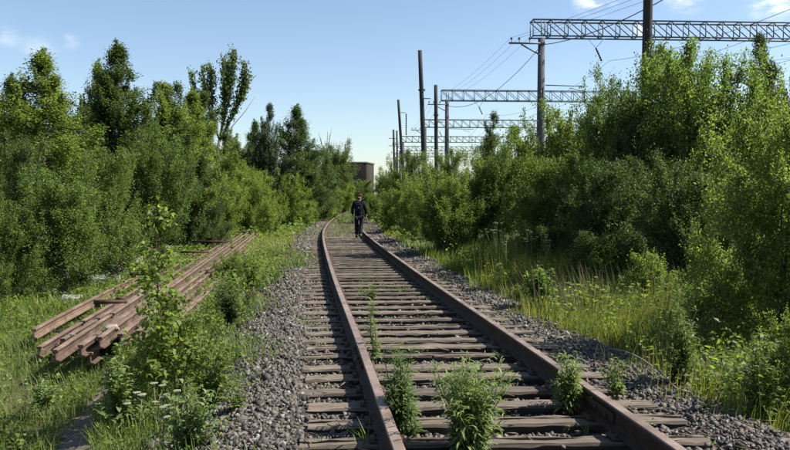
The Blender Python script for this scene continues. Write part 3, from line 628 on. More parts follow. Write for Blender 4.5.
# ------------------------------------------------------------------ gantries, poles, wires
GG = 'lattice gantries over the parallel railway lines'
def gantry(d, cpx, top, bot, length, label, detail, n_, joined):
    xc = PX(cpx, d); zb = topz(bot, d); zt = topz(top, d); hh = zt - zb
    rz = R(3.0)
    root = empty('gantry', (xc, d, -.15), rz); tag(root, label, 'gantry', GG); z0 = zb + .15; z1 = zt + .15
    m = MB(); m.tube([(0, 0, 0), (0, 0, z0 - .02)], (.27, .19), 10); cc = m.build('column', M['concrete_dark'], root, True)
    if length > 12:
        m = MB(); m.tube([(length - 1.2, 0, 0), (length - 1.2, 0, z0 - .02)], (.27, .19), 10); m.build('column', M['concrete_dark'], root, True)
    xa, xb = -.6, length; dp = .7; t = .075
    for z in (z0 + t / 2, z1 - t / 2):
        for y in (-dp / 2, dp / 2):
            m = MB(); m.bar((xa, y, z), (xb, y, z), t); m.build('chord', M['steel_paint'], root)
    bay = hh * 1.02; nb = int((xb - xa) / bay)
    if not joined:
        mv = MB(); mv.bar((0, 0, 0), (0, 0, hh - 2 * t), .045); vm = mv.mesh('brace')
        md = MB(); md.bar((0, 0, 0), (bay, 0, hh - 2 * t), .05); dm = md.mesh('brace'); mh = MB(); mh.bar((0, -dp / 2, 0), (0, dp / 2, 0), .04); hm = mh.mesh('brace')
        for q in (vm, dm, hm): q.materials.append(M['steel_paint'])
        for i in range(nb + 1):
            x = xa + .03 + i * bay
            for y in (-dp / 2, dp / 2):
                link('brace', vm, None, root, (x, y, z0 + t))
                if i < nb:
                    fl = (i < nb * .72) ; 
                    o = link('brace', dm, None, root, (x if not fl else x + bay, y + .002, z0 + t), None, (-1, 1, 1) if fl else (1, 1, 1))
            link('brace', hm, None, root, (x, 0, z0 + t * .5)); link('brace', hm, None, root, (x, 0, z1 - t * .5))
    else:
        m = MB()
        for i in range(nb + 1):
            x = xa + .03 + i * bay
            for y in (-dp / 2, dp / 2):
                m.bar((x, y, z0 + t), (x, y, z1 - t), .05)
                if i < nb: m.bar((x + bay, y, z0 + t), (x, y, z1 - t), .05)
        o = m.build('bracing', M['steel_paint'], root); o['kind'] = 'stuff'
    # cross-arm on the left of the column with pin insulators
    za = z0 - .38
    m = MB(); m.bar((-1.95, -.26, za), (.15, -.26, za), .09); m.bar((-1.25, -.262, za - .06), (-.15, -.262, za - .65), .07); arm = m.build('crossarm', M['steel_paint'], root)
    for k in (-1.8, -1.35, -.75):
        m = MB(); m.tube([(k, -.26, za + .05), (k, -.26, za + .2), (k, -.26, za + .21), (k, -.26, za + .34)], (.02, .02, .07, .04), 8); m.build('insulator', M['ceramic'], arm)
    if detail:
        m = MB()
        for q in (-.1, .1): m.bar((.0 + q, -.36, z0 + .02), (q, -.36, z1 - .02), .05)
        m.build('bracket', M['steel_paint'], root)
        m = MB(); m.bar((.2, -.2, z0 - 2.75), (2.7, -.2, z0 - 2.8), .05); m.bar((1.6, -.2, z0 - 2.9), (2.3, -.2, z0 - 3.05), .03); m.build('registration_arm', M['steel_paint'], root)
    # hanging insulator strings
    for k in ((3.2,) if detail else (2.0,)):
        if k < length:
            m = MB(); m.tube([(k - .5, 0, z0), (k, 0, z0 - .55)], (.012, .012), 4); m.tube([(k + .5, 0, z0), (k, 0, z0 - .55)], (.012, .012), 4)
            zz = np.linspace(0, 1, 13); m.tube(np.c_[k + .35 * zz, 0 * zz, z0 - .55 - .75 * zz], np.where(np.arange(13) % 2, .075, .03), 8); m.build('insulator', M['ceramic'], root)
    return root, xc, z0
gan = [(42, 540, 22.5, 39.5, 30, 'nearest and largest lattice gantry with its concrete column behind the bushes', 1, 1, False),
       (72, 446.7, 91, 101.8, 24, 'second nearest lattice gantry seen through the wires below the largest one', 1, 2, False),
       (100, 425, 120, 128, 22, 'third lattice gantry starting just behind the tall leaning pole', 0, 3, True),
       (126, 403, 136.5, 142.7, 22, 'fourth lattice gantry from the front, above the bushes', 0, 4, True),
       (152, 400, 146.5, 151.3, 22, 'fifth lattice gantry from the front, thin and pale', 0, 5, True),
       (180, 396, 153.0, 157.2, 22, 'farthest lattice gantry, low over the bushes', 0, 6, True)]
GX = []
for g in gan: GX.append((g[0], gantry(*g)[1], topz(g[3], g[0])))
GX = [(12, GX[0][1] + 3.35, GX[0][2])] + GX
def wires():
    def sag(a, b, s, n=14):
        a = np.array(a, float); b = np.array(b, float); t = np.linspace(0, 1, n)[:, None]; p = a + (b - a) * t; p[:, 2:] -= 4 * s * t * (1 - t); return p
    specs = [(-1.8, -.05, .5, .008, 'thin line wire on the outermost insulators of the gantry cross-arms'), (-1.35, -.05, .55, .008, 'thin line wire on the middle insulators of the gantry cross-arms'), (-.75, -.05, .6, .008, 'thin line wire on the inner insulators of the gantry cross-arms'),
             (3.9, -1.35, 1.1, .010, 'catenary wire hung below the left insulator string of the gantries'), (8.5, -1.3, 1.1, .010, 'catenary wire of the middle track below the gantries'), (13.5, -1.3, 1.1, .010, 'catenary wire of the right hand track below the gantries'),
             (4.1, -2.8, .15, .009, 'contact wire stretched level above the hidden left track'), (8.6, -2.8, .15, .009, 'contact wire stretched level above the hidden middle track'),
             (.0, -.45, 1.3, .022, 'thick black cable sagging between the first two gantry columns')]
    for dx, dz, s, r, lab in specs:
        m = MB()
        for i in range(len(GX) - 1 if r < .02 else 2):
            a, b = GX[i], GX[i + 1]
            m.tube(sag((a[1] + dx + (6.5 if i == 0 and dx < -.5 else 0), a[0] - .2, a[2] + dz), (b[1] + dx * (1 if i else 1), b[0] - .2, b[2] + dz), s), r * (1 if i < 2 else 1.3), 4)
        o = m.build('overhead_wire', M['wire']); tag(o, lab, 'wire', 'overhead wires along the gantries')
wires()
GP = 'wooden poles beside the line'
def pole(px_t, py_t, px_b, py_b, d, r0, r1, label, pegs=True, ins=False, arm=False):
    xt = PX(px_t, d); xb = PX(px_b, d); zt = topz(py_t, d); zb = topz(py_b, d); sl_ = (xt - xb) / (zt - zb); x0 = xb - sl_ * (zb + .2)
    root = empty('pole', (x0, d, -.2)); tag(root, label, 'pole', GP); H = zt + .2; q = np.linspace(0, 1, 7)
    m = MB(); m.tube(np.c_[sl_ * H * q, 0 * q, H * q], (r0 + (r1 - r0) * q) * .86, 10); m.build('shaft', M['pole_wood'], root, True)
    if pegs:
        m = MB(); z = H - .29 * (H * .95); x = sl_ * z; m.bar((x - .05, -.1, z), (x + .55, -.1, z), .05)
        m.build('bracket', M['rust_dark'], root)
        m = MB(); m.tube([(x, 0, z + .5), (x, 0, z + .58)], (r0 * 1.05, r0 * 1.05), 10, False); m.build('band', M['rust_dark'], root)
    if ins:
        m = MB(); z = H - 1.3; zz = np.linspace(0, 1, 21); xx = sl_ * z + .65
        m.bar((xx - .6, 0, z + .1), (xx + .05, 0, z + .1), .05); m.tube(np.c_[xx + 0 * zz, 0 * zz, z - 2 * zz], np.where(np.arange(21) % 2, .09, .03), 6); m.build('insulator', M['ceramic'], root)
    if arm:
        m = MB(); m.bar((-.9, -.15, H - 1.2), (.3, -.15, H - 1.2), .07); m.bar((-.9, -.15, H - 2.2), (.3, -.15, H - 2.2), .07); m.build('crossarm', M['rust_dark'], root)
pole(419.7, 52, 423.8, 155, 45, .22, .15, 'tall dark pole leaning left, in front of the third gantry')
pole(435.5, 86, 436.3, 172, 55, .19, .16, 'dark pole standing at the left end of the second gantry', ins=False)
pole(398.3, 100.5, 402.5, 165, 68, .2, .14, 'slightly leaning pole with a hanging string of insulators', False, True)
pole(393.5, 130, 394.5, 175, 98, .19, .16, 'shorter far pole with two small cross-arms, left of all the others', False, False, True)
pole(396.8, 131, 397.4, 175, 120, .2, .17, 'thin far pole squeezed between the two leftmost poles', False)
pole(645.5, -60, 644.5, 70, 24, .20, .17, 'thick wooden pole rising out of the top of the photo', False)

# ------------------------------------------------------------------ pile of old rails
GPile = 'old rails stacked on the left'
big = [(a * .78, b * .76) for a, b in prof]
def pile_rail(pts, label, mat='rust_light', lean=0.0, top=None, pf=big):
    pts = np.array(pts, float); t = np.linspace(0, len(pts) - 1, 30); q = np.c_[[_smooth(pts[:, c], t) for c in range(3)]].T
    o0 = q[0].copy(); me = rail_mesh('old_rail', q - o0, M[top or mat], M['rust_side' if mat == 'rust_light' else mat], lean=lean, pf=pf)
    o = link('old_rail', me, None, None, o0); tag(o, label, 'rail', GPile); return o
def _smooth(v, t):
    n = len(v)
    if n < 3: return np.interp(t, range(n), v)
    f = _spline(np.arange(n, dtype=float), v); return f(t)
def pt(px, py, z): Yd = (CAMZ - z) * F / (py - HZ); return (PX(px, Yd), Yd, z)
zg = -.33
zt1 = -.02; zt2 = -.19     # base heights: upper layer / lower layer
def line(pxn, pyn, pxf, pyf, z, bow=0, hr=.17):
    a = np.array(pt(pxn, pyn, z + hr)); b = np.array(pt(pxf, pyf, z + hr)); a[2] = b[2] = z; m = (a + b) / 2; m[0] += bow
    return [a, (a * 3 + b) / 4 + np.array([bow * .7, 0, 0]), m, (a + b * 3) / 4 + np.array([bow * .7, 0, 0]), b]
pile_rail([(x, y, -.17) for x, y, _ in (pt(31, 328, -.02), pt(75, 305, -.02), pt(130, 276.5, .0), pt(163, 257, .03), pt(190, 243, .03), pt(222, 231.5, .03))], 'bent orange rusty rail lying farthest left in the pile', 'rust_orange', 0)
pile_rail(line(36, 344, 231, 230, -.19, .05), 'low brown rail beside the bent orange rail', 'rust_light')
pile_rail(line(52, 347, 243, 228.5, -.10, 0), 'rusty rail whose near end lies nearest the grass at the lower left of the pile', 'rust_light')
pile_rail(line(78, 342, 250, 226.5, -.05, .03), 'rail with its near end beside the loop of loose wire', 'rust_light')
pile_rail(line(97, 334, 256, 225.5, 0.0, 0), 'topmost rusty rail in the middle of the pile', 'rust_light')
pile_rail(line(118, 331, 262, 225.5, -.02, .04), 'rail with a pale stone wedged by its near end', 'rust_light')
pile_rail(line(136, 328, 266, 226, -.08, .0), 'rail just left of the thin sapling stem with sawn near end', 'rust_light')
pile_rail(line(150, 336, 268, 229, -.17, .05), 'low rail along the right side of the pile', 'rust_light')
pile_rail(line(172, 322, 270, 232, -.22, .1), 'lowest rail half hidden in weeds on the right of the pile', 'rust_light')
pile_rail(line(60, 336, 246, 229, -.16, .02), 'thin rail showing between the wire loop and the grass', 'rust_light')
pile_rail(line(87, 350, 253, 228, -.16, .06), 'lower rail directly above the loop of loose wire', 'rust_light')
pile_rail(line(127, 342, 264, 228, -.18, .03), 'lower rail under the one with the pale stone', 'rust_light')
pile_rail(line(160, 331, 272, 228, -.14, .06), 'rail just right of the sapling stem', 'rust_light')
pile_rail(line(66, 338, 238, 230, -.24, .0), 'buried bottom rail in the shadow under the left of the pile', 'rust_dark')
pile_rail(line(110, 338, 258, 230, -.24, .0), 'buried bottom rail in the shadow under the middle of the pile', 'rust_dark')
def cross(px, py, z, L, lab, rz):
    x, y, z = pt(px, py, z); m = MB(); m.box((0, 0, 0), (L, .09, .05)); m.box((L * .33, 0, .04), (.1, .085, .03)); m.box((-L * .4, 0, -.045), (.06, .08, .04))
    o = m.build('steel_bar', M['rust_dark'], None, loc=(x, y, z), rot=(0, 0, rz)); tag(o, lab, 'bar', 'short bars laid across the rail pile')
cross(109, 302, .20, .42, 'short dark bar laid across the near half of the rail pile', .25)
cross(146, 274, .20, .6, 'short dark bar across the rail pile just behind the sapling stem', .1)
cross(191, 252, .2, .85, 'short dark bar across the middle of the rail pile', .05)
cross(212, 241.5, .2, 1.2, 'short dark bar across the far part of the rail pile', .05)
cross(229, 231.5, .2, 1.5, 'farthest short dark bar across the rail pile', .05)
for (y, lab) in ((10.2, 'timber bearer under the near end of the rail pile'), (20, 'timber bearer under the middle of the rail pile')):
    m = MB(); xm = -3.75 - (y - 9) * .1; m.box((0, 0, 0), (2.2, .2, .12)); o = m.build('timber', M['plank_grey'], None, loc=(xm, y, -.33), rot=(0, 0, .05)); tag(o, lab, 'timber')
m = MB()
for k in range(3):
    a = np.linspace(0, 2 * math.pi, 22); m.tube(np.c_[np.cos(a) * (.15 + .02 * k), .06 * np.sin(a * 2 + k), .13 + np.sin(a) * (.13 + .012 * k)], .005, 4)
p_ = pt(71, 358, -.3); tag(m.build('wire_loop', M['concrete'], None, loc=p_), 'loop of loose grey wire under the near ends of the piled rails', 'wire')
def rock(name, p, s, mat, label, cat, seed, sub=2):
    bm = bmesh.new(); bmesh.ops.create_icosphere(bm, subdivisions=sub, radius=1); r = random.Random(seed); d = [(Vector((r.gauss(0, 1), r.gauss(0, 1), r.gauss(0, 1))).normalized(), r.uniform(.55, .85)) for _ in range(9)]
    for v in bm.verts:
        for n, k in d:
            q = v.co.dot(n)
            if q > k: v.co -= n * (q - k)
        v.co *= 1 + r.uniform(-.04, .04)
    me = bpy.data.meshes.new(name); bm.to_mesh(me); bm.free(); o = link(name, me, M[mat], None, p, (0, 0, r.random() * 6), s); return tag(o, label, cat)
rock('stone', pt(110, 329, .1), (.085, .12, .05), 'stone_pale', 'small pale stone wedged on the near ends of the piled rails', 'stone', 3)
rock('stone', pt(253, 297, -.02), (.15, .13, .11), 'rust_dark', 'dark rusty lump on the left edge of the gravel', 'stone', 4)
rock('stone', pt(284, 271, -.0), (.09, .08, .07), 'rust_dark', 'small dark lump farther up the left gravel edge', 'stone', 9)
rock('stone', pt(302, 397, .0), (.05, .045, .03), 'stone_pale', 'palest large ballast stone by the near left sleeper ends', 'stone', 12)
def slab(px, py, dims, rz, tilt, lab, mat='concrete'):
    x, y, z = pt(px, py, -.2); bm = bmesh.new(); bmesh.ops.create_cube(bm, size=1)
    for v in bm.verts: v.co = Vector((v.co.x * dims[0], v.co.y * dims[1], v.co.z * dims[2])) * (1 + random.uniform(-.06, .06))
    bmesh.ops.bevel(bm, geom=bm.edges[:], offset=.02, segments=1, affect='EDGES'); me = bpy.data.meshes.new('concrete_block'); bm.to_mesh(me); bm.free()
    o = link('concrete_block', me, M[mat], None, (x, y, z), (tilt, .05, rz)); tag(o, lab, 'concrete block', 'broken concrete behind the rail pile')
slab(101, 279, (.75, .5, .16), .4, .15, 'flat pale concrete slab between the large bush and the bent rail')
slab(112, 268, (.55, .35, .14), -.3, -.3, 'broken concrete block on top right of the flat slab')
slab(70, 299, (.36, .25, .1), .3, .1, 'pale concrete block at the lower edge of the large bush')
slab(128, 262, (.7, .4, .18), .2, .5, 'tilted pale concrete slab behind the thin sapling', 'stone_pale')
m = MB(); m.bar((0, 0, -.05), (.16, .15, .42), .09, .05); tag(m.build('wooden_stake', M['stone_pale'], None, loc=pt(289, 243, -.2)), 'short pale leaning stake on the left verge', 'stake')
# loose sticks on right gravel
for i, (a, b, lab) in enumerate((((610, 351), (680, 392), 'long pale dead stalk arching over the right gravel'), ((560, 318), (592, 336), 'short pale dead stalk on the right gravel near the small shrub'))):
    p0 = np.array(pt(*a, .02)); p1 = np.array(pt(*b, .02)); t = np.linspace(0, 1, 8)[:, None]; P_ = p0 + (p1 - p0) * t; P_[:, 2] += (.18 * t[:, 0] * (1 - t[:, 0]) * 4 * .5) + .01
    m = MB(); m.tube(P_ - p0, .006, 5); tag(m.build('dead_stalk', M['stone_pale'], None, loc=p0), lab, 'stalk')

# ------------------------------------------------------------------ grass and ground cover
def blades(x, y, z, h, wd, bend, seed, top=None):
    r = np.random.default_rng(seed); n = len(x); a = r.uniform(0, 6.28, n); d = np.stack([np.cos(a), np.sin(a), 0 * a], -1); e = np.stack([-np.sin(a + r.normal(0, .6, n)), np.cos(a), 0 * a], -1)
    b = (bend * r.uniform(.2, 1.3, n) * h)[:, None]; P0 = np.stack([x, y, z], -1); up = np.array([0, 0, 1.])
    w_ = np.broadcast_to(wd, (n,))[:, None] / 2; h = h[:, None]
    P1 = P0 + up * h * .5 + d * b * .22; P2 = P0 + up * h * .96 + d * b
    V = np.stack([P0 - e * w_, P0 + e * w_, P1 + e * w_ * .85, P1 - e * w_ * .85, P2], 1).reshape(-1, 3)
    i = np.arange(n)[:, None] * 5
    return V, i + np.array([[0, 1, 2, 3]]), i + np.array([[3, 2, 4]])
def cat_blades(lst, name, mat, label):
    vs, qs, ts, n0 = [], [], [], 0
    for V, Q, T in lst: vs.append(V); qs.append(Q + n0); ts.append(T + n0); n0 += len(V)
    o = link(name, mesh_np(name, np.vstack(vs), np.vstack(qs), np.vstack(ts)), M[mat]); tag(o, label, 'grass', kind='stuff')
def scatter(n, y0, y1, s0, s1, edge=.25, pw_=1.0, clump=None, seed=0):
    r = np.random.default_rng(seed); y = y0 + (y1 - y0) * r.random(n) ** pw_; s = r.uniform(s0, s1, n)
    inner = s0 if abs(s0) < abs(s1) else s1
    s = s + (r.normal(0, edge, n) + .18 * np.sin(y * 1.9) + .12 * np.sin(y * 4.3 + 1)) * (np.abs(s - inner) < .6)
    if clump:
        c = np.sin(s * clump + 1.3 * np.sin(y * clump * .7)) * np.sin(y * clump * .9 + s) ; k = r.random(n) < .35 + .65 * sstep(-.4, .5, c); y = y[k]; s = s[k]
    p = off(y, s); return p[:, 0], p[:, 1], s
def g(x, y, s): return np.maximum(ground(x, y), np.where(np.abs(s) < 2.6, bed(s), -9)) - .01
L1 = []
# right: tall yellow-green grass
for n, y0, y1, s0, s1, h0, h1, wd, sd in ((30000, 4.5, 11, 2.35, 6.0, .12, .45, .006, 1), (28000, 8, 17, 1.95, 6.0, .15, .7, .009, 2), (16000, 16, 34, 2.0, 5.5, .3, .75, .02, 3), (4500, 5.0, 12, 1.9, 2.6, .1, .3, .007, 4)):
    x, y, s = scatter(n, y0, y1, s0, s1, .15, seed=sd); r = np.random.default_rng(sd + 90)
    h = r.uniform(h0, h1, len(x)) * (.45 + .55 * sstep(1.8, 3.0, s)); L1.append(blades(x, y, g(x, y, s), h, wd, .35, sd))
cat_blades(L1, 'tall_grass', 'grass_tall', 'tall sunlit yellow green grass along the right side of the track')
L2 = []
for n, y0, y1, s0, s1, h0, h1, wd, sd in ((1500, 8.2, 20, -5.0, -3.2, .15, .5, .007, 15), (16000, 4.5, 18, 2.1, 6.0, .12, .5, .009, 16), (62000, 3.6, 13, -8.5, -2.15, .07, .26, .007, 11), (24000, 12, 30, -9, -2.1, .12, .34, .018, 12), (9000, 28, 60, -7, -2.1, .15, .4, .035, 13), (7000, 28, 60, 2.1, 6, .15, .4, .035, 14)):
    x, y, s = scatter(n, y0, y1, s0, s1, .22, clump=2.2, seed=sd); k = ~on_path(x, y); x, y, s = x[k], y[k], s[k]; r = np.random.default_rng(sd + 90)
    h = r.uniform(h0, h1, len(x)); L2.append(blades(x, y, g(x, y, s), h, wd, .6, sd))
cat_blades(L2, 'grass', 'grass_short', 'short green grass on the left verge and around the rail pile')
L3 = []
for n, y0, y1, s0, s1, h0, h1, wd, sd in ((3400, 7.5, 15, 2.2, 5.8, .4, .9, .006, 21), (900, 4.8, 8, 2.3, 5, .2, .5, .004, 25), (350, 4.5, 16, -6, -2.2, .15, .35, .006, 22), (1800, 15, 34, -3.4, -2.0, .25, .5, .012, 23), (900, 5, 12, 2.0, 2.6, .15, .4, .006, 24)):
    x, y, s = scatter(n, y0, y1, s0, s1, .2, seed=sd); r = np.random.default_rng(sd + 90); L3.append(blades(x, y, g(x, y, s), r.uniform(h0, h1, len(x)), wd, .3, sd))
cat_blades(L3, 'dry_grass', 'grass_dry', 'straw coloured dry stems scattered through the grass')
# grass in the gaps of the track
L4 = []
for (yc, sc, n, sp, hh) in ((13.5, -.1, 260, .5, .10), (12.6, .45, 160, .35, .1), (12.2, -.35, 150, .25, .12), (17, -1.6, 350, .5, .16), (19, -1.5, 260, .5, .16), (30, -.3, 400, 1.2, .2), (36, .1, 500, 1.5, .2), (27, .5, 120, .5, .12), (4.4, -1.25, 130, .13, .09), (4.15, -1.6, 200, .18, .12), (4.8, -.95, 12, .04, .2),
                            (5.0, .62, 16, .06, .14), (8.2, -1.95, 100, .2, .12), (6.5, -1.9, 120, .2, .1), (9.6, -1.3, 60, .2, .08), (22, 0, 200, .5, .1), (11, .62, 50, .12, .1), (8.9, .45, 25, .08, .1), (46, 0, 900, 5, .25), (55, .3, 1200, 5, .3)):
    r = np.random.default_rng(int(yc * 100)); y = yc + r.normal(0, sp, n); s = sc + r.normal(0, sp * .45 if sp < 2 else .6, n); p = off(y, s); L4.append(blades(p[:, 0], p[:, 1], bed(s) + .0 * s, r.uniform(.4, 1.2, n) * hh, .006 + yc * .0006, .7, int(yc * 10)))
cat_blades(L4, 'track_grass', 'grass_short', 'tufts of grass growing between the sleepers')
# broadleaf ground cover
def cover(n_cl, y0, y1, s0, s1, h, leafsz, per, mat, name, label, seed, inner=None):
    r = np.random.default_rng(seed); x, y, s = scatter(n_cl, y0, y1, s0, s1, .2, clump=1.7, seed=seed); k = ~on_path(x, y); x, y, s = x[k], y[k], s[k]; n = len(x); z = g(x, y, s)
    ii = np.repeat(np.arange(n), per); hh = r.uniform(.3, 1, n)[ii] * h; u = r.random(len(ii))
    P_ = np.stack([x[ii] + r.normal(0, .07, len(ii)) * (.4 + h), y[ii] + r.normal(0, .07, len(ii)) * (.4 + h), z[ii] + .02 + hh * u], -1)
    A = r.normal(0, 1, P_.shape); A[:, 2] = np.abs(A[:, 2]) * .4; sz = r.uniform(.6, 1.3, len(ii)) * leafsz * (1 + y[ii] * .03)
    V, Q = leaf_mesh(P_, A, sz, sz * .55, seed, up=1.2); o = link(name, mesh_np(name, V, Q), M[mat]); tag(o, label, 'plants', kind='stuff')
cover(1300, 3.6, 14, -6.5, -2.25, .24, .042, 16, 'leaf_bright', 'ground_cover', 'low leafy weeds spread over the near left verge', 31)
cover(420, 3.8, 22, -2.0, 2.1, .07, .022, 9, 'leaf_weed', 'track_weeds', 'tiny weeds and seedlings dotted over the ballast', 36)
cover(2600, 12, 34, -5.5, -2.1, .45, .055, 14, 'leaf_bright', 'verge_weeds', 'bright leafy weeds between the rail pile and the gravel', 32)
cover(4200, 4.6, 17, 2.2, 6, .6, .048, 14, 'leaf_mid', 'grass_weeds', 'dark green leafy weeds among the tall grass on the right', 33)
cover(1500, 30, 60, -6, -2.1, .6, .09, 12, 'leaf_bright', 'far_verge_weeds', 'bright weeds on the outside of the far track bend', 34)
cover(1500, 22, 60, 2.1, 5, .6, .09, 12, 'leaf_bright', 'right_verge_weeds', 'bright weeds along the right edge of the gravel in the distance', 35)

# ------------------------------------------------------------------ single weeds and saplings
def weed(px, py_base, zb, py_top, halfw, nst, per, leaf, mat, label, seed, name='weed', stem='stem_green', upl=.5, cat='weed', bare=.1):
    r = np.random.default_rng(seed); x, Yd, _ = pt(px, py_base, zb); H = topz(py_top, Yd) - zb; W_ = halfw / F * Yd
    root = empty(name, (x, Yd, zb)); tag(root, label, cat, 'weeds growing in and beside the track'); st = MB(); LP, LA, LS = [], [], []
    for i in range(nst):
        a = r.uniform(0, 6.28); k = (0 if i == 0 else r.uniform(.3, 1)) * W_ * .85; hh = H * (1 if i == 0 else r.uniform(.35, .97)); k *= r.choice([.6, 1., 1.25]); t = np.linspace(0, 1, 7)
        P_ = np.c_[k * math.cos(a) * t ** 1.3 + .02 * np.sin(t * 5 + i), k * math.sin(a) * t ** 1.3, hh * t]; st.tube(P_, np.linspace(.005, .0015, 7) * (1 + H * .5), 5)
        n = int(per * hh / H); u = bare + (1 - bare) * r.random(n) ** .85; b = np.stack([np.interp(u, t, P_[:, c]) for c in range(3)], -1)
        az = r.uniform(0, 6.28, n); d = np.stack([np.cos(az), np.sin(az), np.full(n, upl) + r.normal(0, .3, n)], -1)
        LP.append(b + d * .01 + r.normal(0, .006, b.shape)); LA.append(d); LS.append(leaf[0] * (1.15 - .55 * u) * r.uniform(.7, 1.2, n))
    P_ = np.vstack(LP); A = np.vstack(LA); S = np.concatenate(LS)
    # two-segment leaves: folded and drooping
    A = A / np.linalg.norm(A, axis=1)[:, None]; up = np.array([0, 0, 1.]); B = np.cross(A, up); B /= np.linalg.norm(B, axis=1)[:, None] + 1e-9; C = np.cross(B, A); Wd = (S * leaf[1])[:, None]; S_ = S[:, None]
    m1 = P_ + A * S_ * .4 + C * S_ * .04; m2 = P_ + A * S_ * .75 - up * S_ * .06; tp = P_ + A * S_ * .98 - up * S_ * .25
    V = np.stack([P_, m1 + B * Wd * .5 + C * Wd * .2, m1, m1 - B * Wd * .5 + C * Wd * .2, m2 + B * Wd * .36 + C * Wd * .12, m2, m2 - B * Wd * .36 + C * Wd * .12, tp], 1).reshape(-1, 3); i = np.arange(len(P_))[:, None] * 8
    Q = np.vstack([i + np.array([[2, 1, 4, 5]]), i + np.array([[3, 2, 5, 6]])]); T = np.vstack([i + np.array([[0, 1, 2]]), i + np.array([[0, 2, 3]]), i + np.array([[5, 4, 7]]), i + np.array([[6, 5, 7]])])
    st.build('stems', M[stem], root); o = link('leaves', mesh_np('leaves', V, Q, T), M[mat], root); o['kind'] = 'stuff'; return root
zi = -.03
weed(402, 437, zi, 344, 24, 22, 62, (.115, .16), 'leaf_weed', 'upright narrow leaved weed beside the inside of the left rail', 1)
weed(470, 462, zi, 355, 52, 60, 62, (.12, .16), 'leaf_weed', 'largest bushy weed in the middle of the track at the bottom', 2)
weed(374, 368, zi, 300, 7, 3, 90, (.075, .32), 'leaf_weed', 'thin single stemmed weed between the rails left of the middle', 3)
weed(371, 302, zi, 284, 14, 9, 34, (.07, .35), 'leaf_mid', 'small dark weed between the rails farther up the track', 4)
weed(570, 418, zi, 354, 25, 18, 56, (.10, .24), 'leaf_weed', 'leafy weed leaning on the inner side of the right rail', 5)
weed(618, 402, .0, 358, 18, 9, 34, (.06, .5), 'leaf_bright', 'round leaved weed just outside the right rail joint', 6)
weed(541, 313, -.05, 266, 21, 26, 80, (.10, .55), 'leaf_bright', 'bright small shrub on the edge of the tall grass', 7, 'small_shrub', cat='shrub')
weed(683, 392, -.05, 292, 30, 24, 90, (.085, .3), 'leaf_mid', 'tall narrow leaved weed in front of the grass on the right', 8)
weed(765, 425, -.08, 330, 32, 16, 70, (.085, .3), 'leaf_mid', 'leafy weed clump near the bottom right corner', 9)
weed(413, 445, zi, 400, 12, 5, 30, (.08, .25), 'leaf_weed', 'low weed touching the near end of the left rail', 10)
weed(520, 300, 0, 285, 12, 6, 30, (.07, .4), 'leaf_bright', 'little weed left of the bright small shrub', 14)
weed(228, 328, -.1, 272, 26, 16, 60, (.10, .5), 'leaf_dark', 'dark broad leaved weed clump at the left edge of the gravel', 11)
weed(250, 290, -.1, 250, 20, 10, 44, (.10, .5), 'leaf_mid', 'leafy weed behind the dark rusty lump', 12)
weed(208, 425, -.2, 335, 28, 16, 60, (.08, .5), 'leaf_mid', 'tall leafy weed right of the thin sapling', 13)
weed(120, 440, -.25, 345, 34, 16, 70, (.085, .5), 'leaf_weed', 'leafy weed clump left of the thin sapling at the bottom', 15)
weed(185, 470, -.2, 385, 40, 18, 60, (.09, .3), 'leaf_weed', 'leafy weed clump at the bottom below the sapling', 16)
weed(103, 365, -.25, 325, 22, 10, 40, (.08, .45), 'leaf_dark', 'dark weed growing at the near ends of the piled rails', 17)
weed(235, 425, -.1, 385, 16, 7, 30, (.07, .4), 'leaf_bright', 'small weed on the left edge of the near gravel', 18)
weed(230, 255, -.2, 240, 16, 9, 30, (.12, .5), 'leaf_bright', 'weed clump along the right of the far rail pile', 19)
weed(40, 412, -.3, 375, 30, 12, 40, (.07, .5), 'leaf_weed', 'low leafy weed in the grass left of the dirt path', 20)
def sapling():
    Yd = 5.9; x = PX(156, Yd); zb = float(ground(x, Yd)) - .02; r = np.random.default_rng(77); root = empty('sapling', (x, Yd, zb)); tag(root, 'thin young sapling with a dark straight stem in front of the rail pile', 'sapling')
    H = topz(206, Yd) - zb; st = MB(); t = np.linspace(0, 1, 10); T_ = np.c_[.012 * np.sin(t * 4), 0 * t, H * t]; st.tube(T_, np.linspace(.010, .003, 10), 6); LP, LA = [], []
    for i in range(62):
        u = .16 + .84 * r.random() ** 1.25; b = np.array([np.interp(u, t, T_[:, c]) for c in range(3)]); a = r.uniform(0, 6.28); L = (.44 * (1 - u) ** .9 + .06) * r.uniform(.6, 1.15); e = r.uniform(.3, 1.0); d = np.array([math.cos(a) * math.cos(e), math.sin(a) * math.cos(e), math.sin(e)])
        tip = b + d * L; md = b + d * L * .5 + np.array([0, 0, .03]); st.tube([b, md, tip], (.004, .003, .0015), 4)
        n = int(9 + L * 56); q = r.random(n)[:, None] ** .7; LP.append(b + (tip - b) * q + r.normal(0, .028, (n, 3))); LA.append(np.tile(d, (n, 1)) * .5 + r.normal(0, .7, (n, 3)) + np.array([0, 0, -.3]))
    st.build('stem', M['stem_red'], root); P_ = np.vstack(LP); V, Q = leaf_mesh(P_, np.vstack(LA), r.uniform(.04, .066, len(P_)), r.uniform(.03, .05, len(P_)), 4, up=.8)
    o = link('leaves', mesh_np('leaves', V, Q), M['leaf_bright'], root); o['kind'] = 'stuff'
sapling()
plant('bush2', 'bush', 176, 6.2, 318, 44, 'leaf_bright', 'leafy green bush around the foot of the thin sapling', 'bush', 'bushes at the near left')
plant('bush1', 'bush', 132, 6.6, 352, 38, 'leaf_bright', 'green bush behind the foot of the sapling at the near ends of the rails', 'bush', 'bushes at the near left')
plant('bush2', 'bush', 232, 15, 258, 22, 'leaf_bright', 'small bush between the rail pile and the rusty lump', 'bush', 'bushes at the near left')
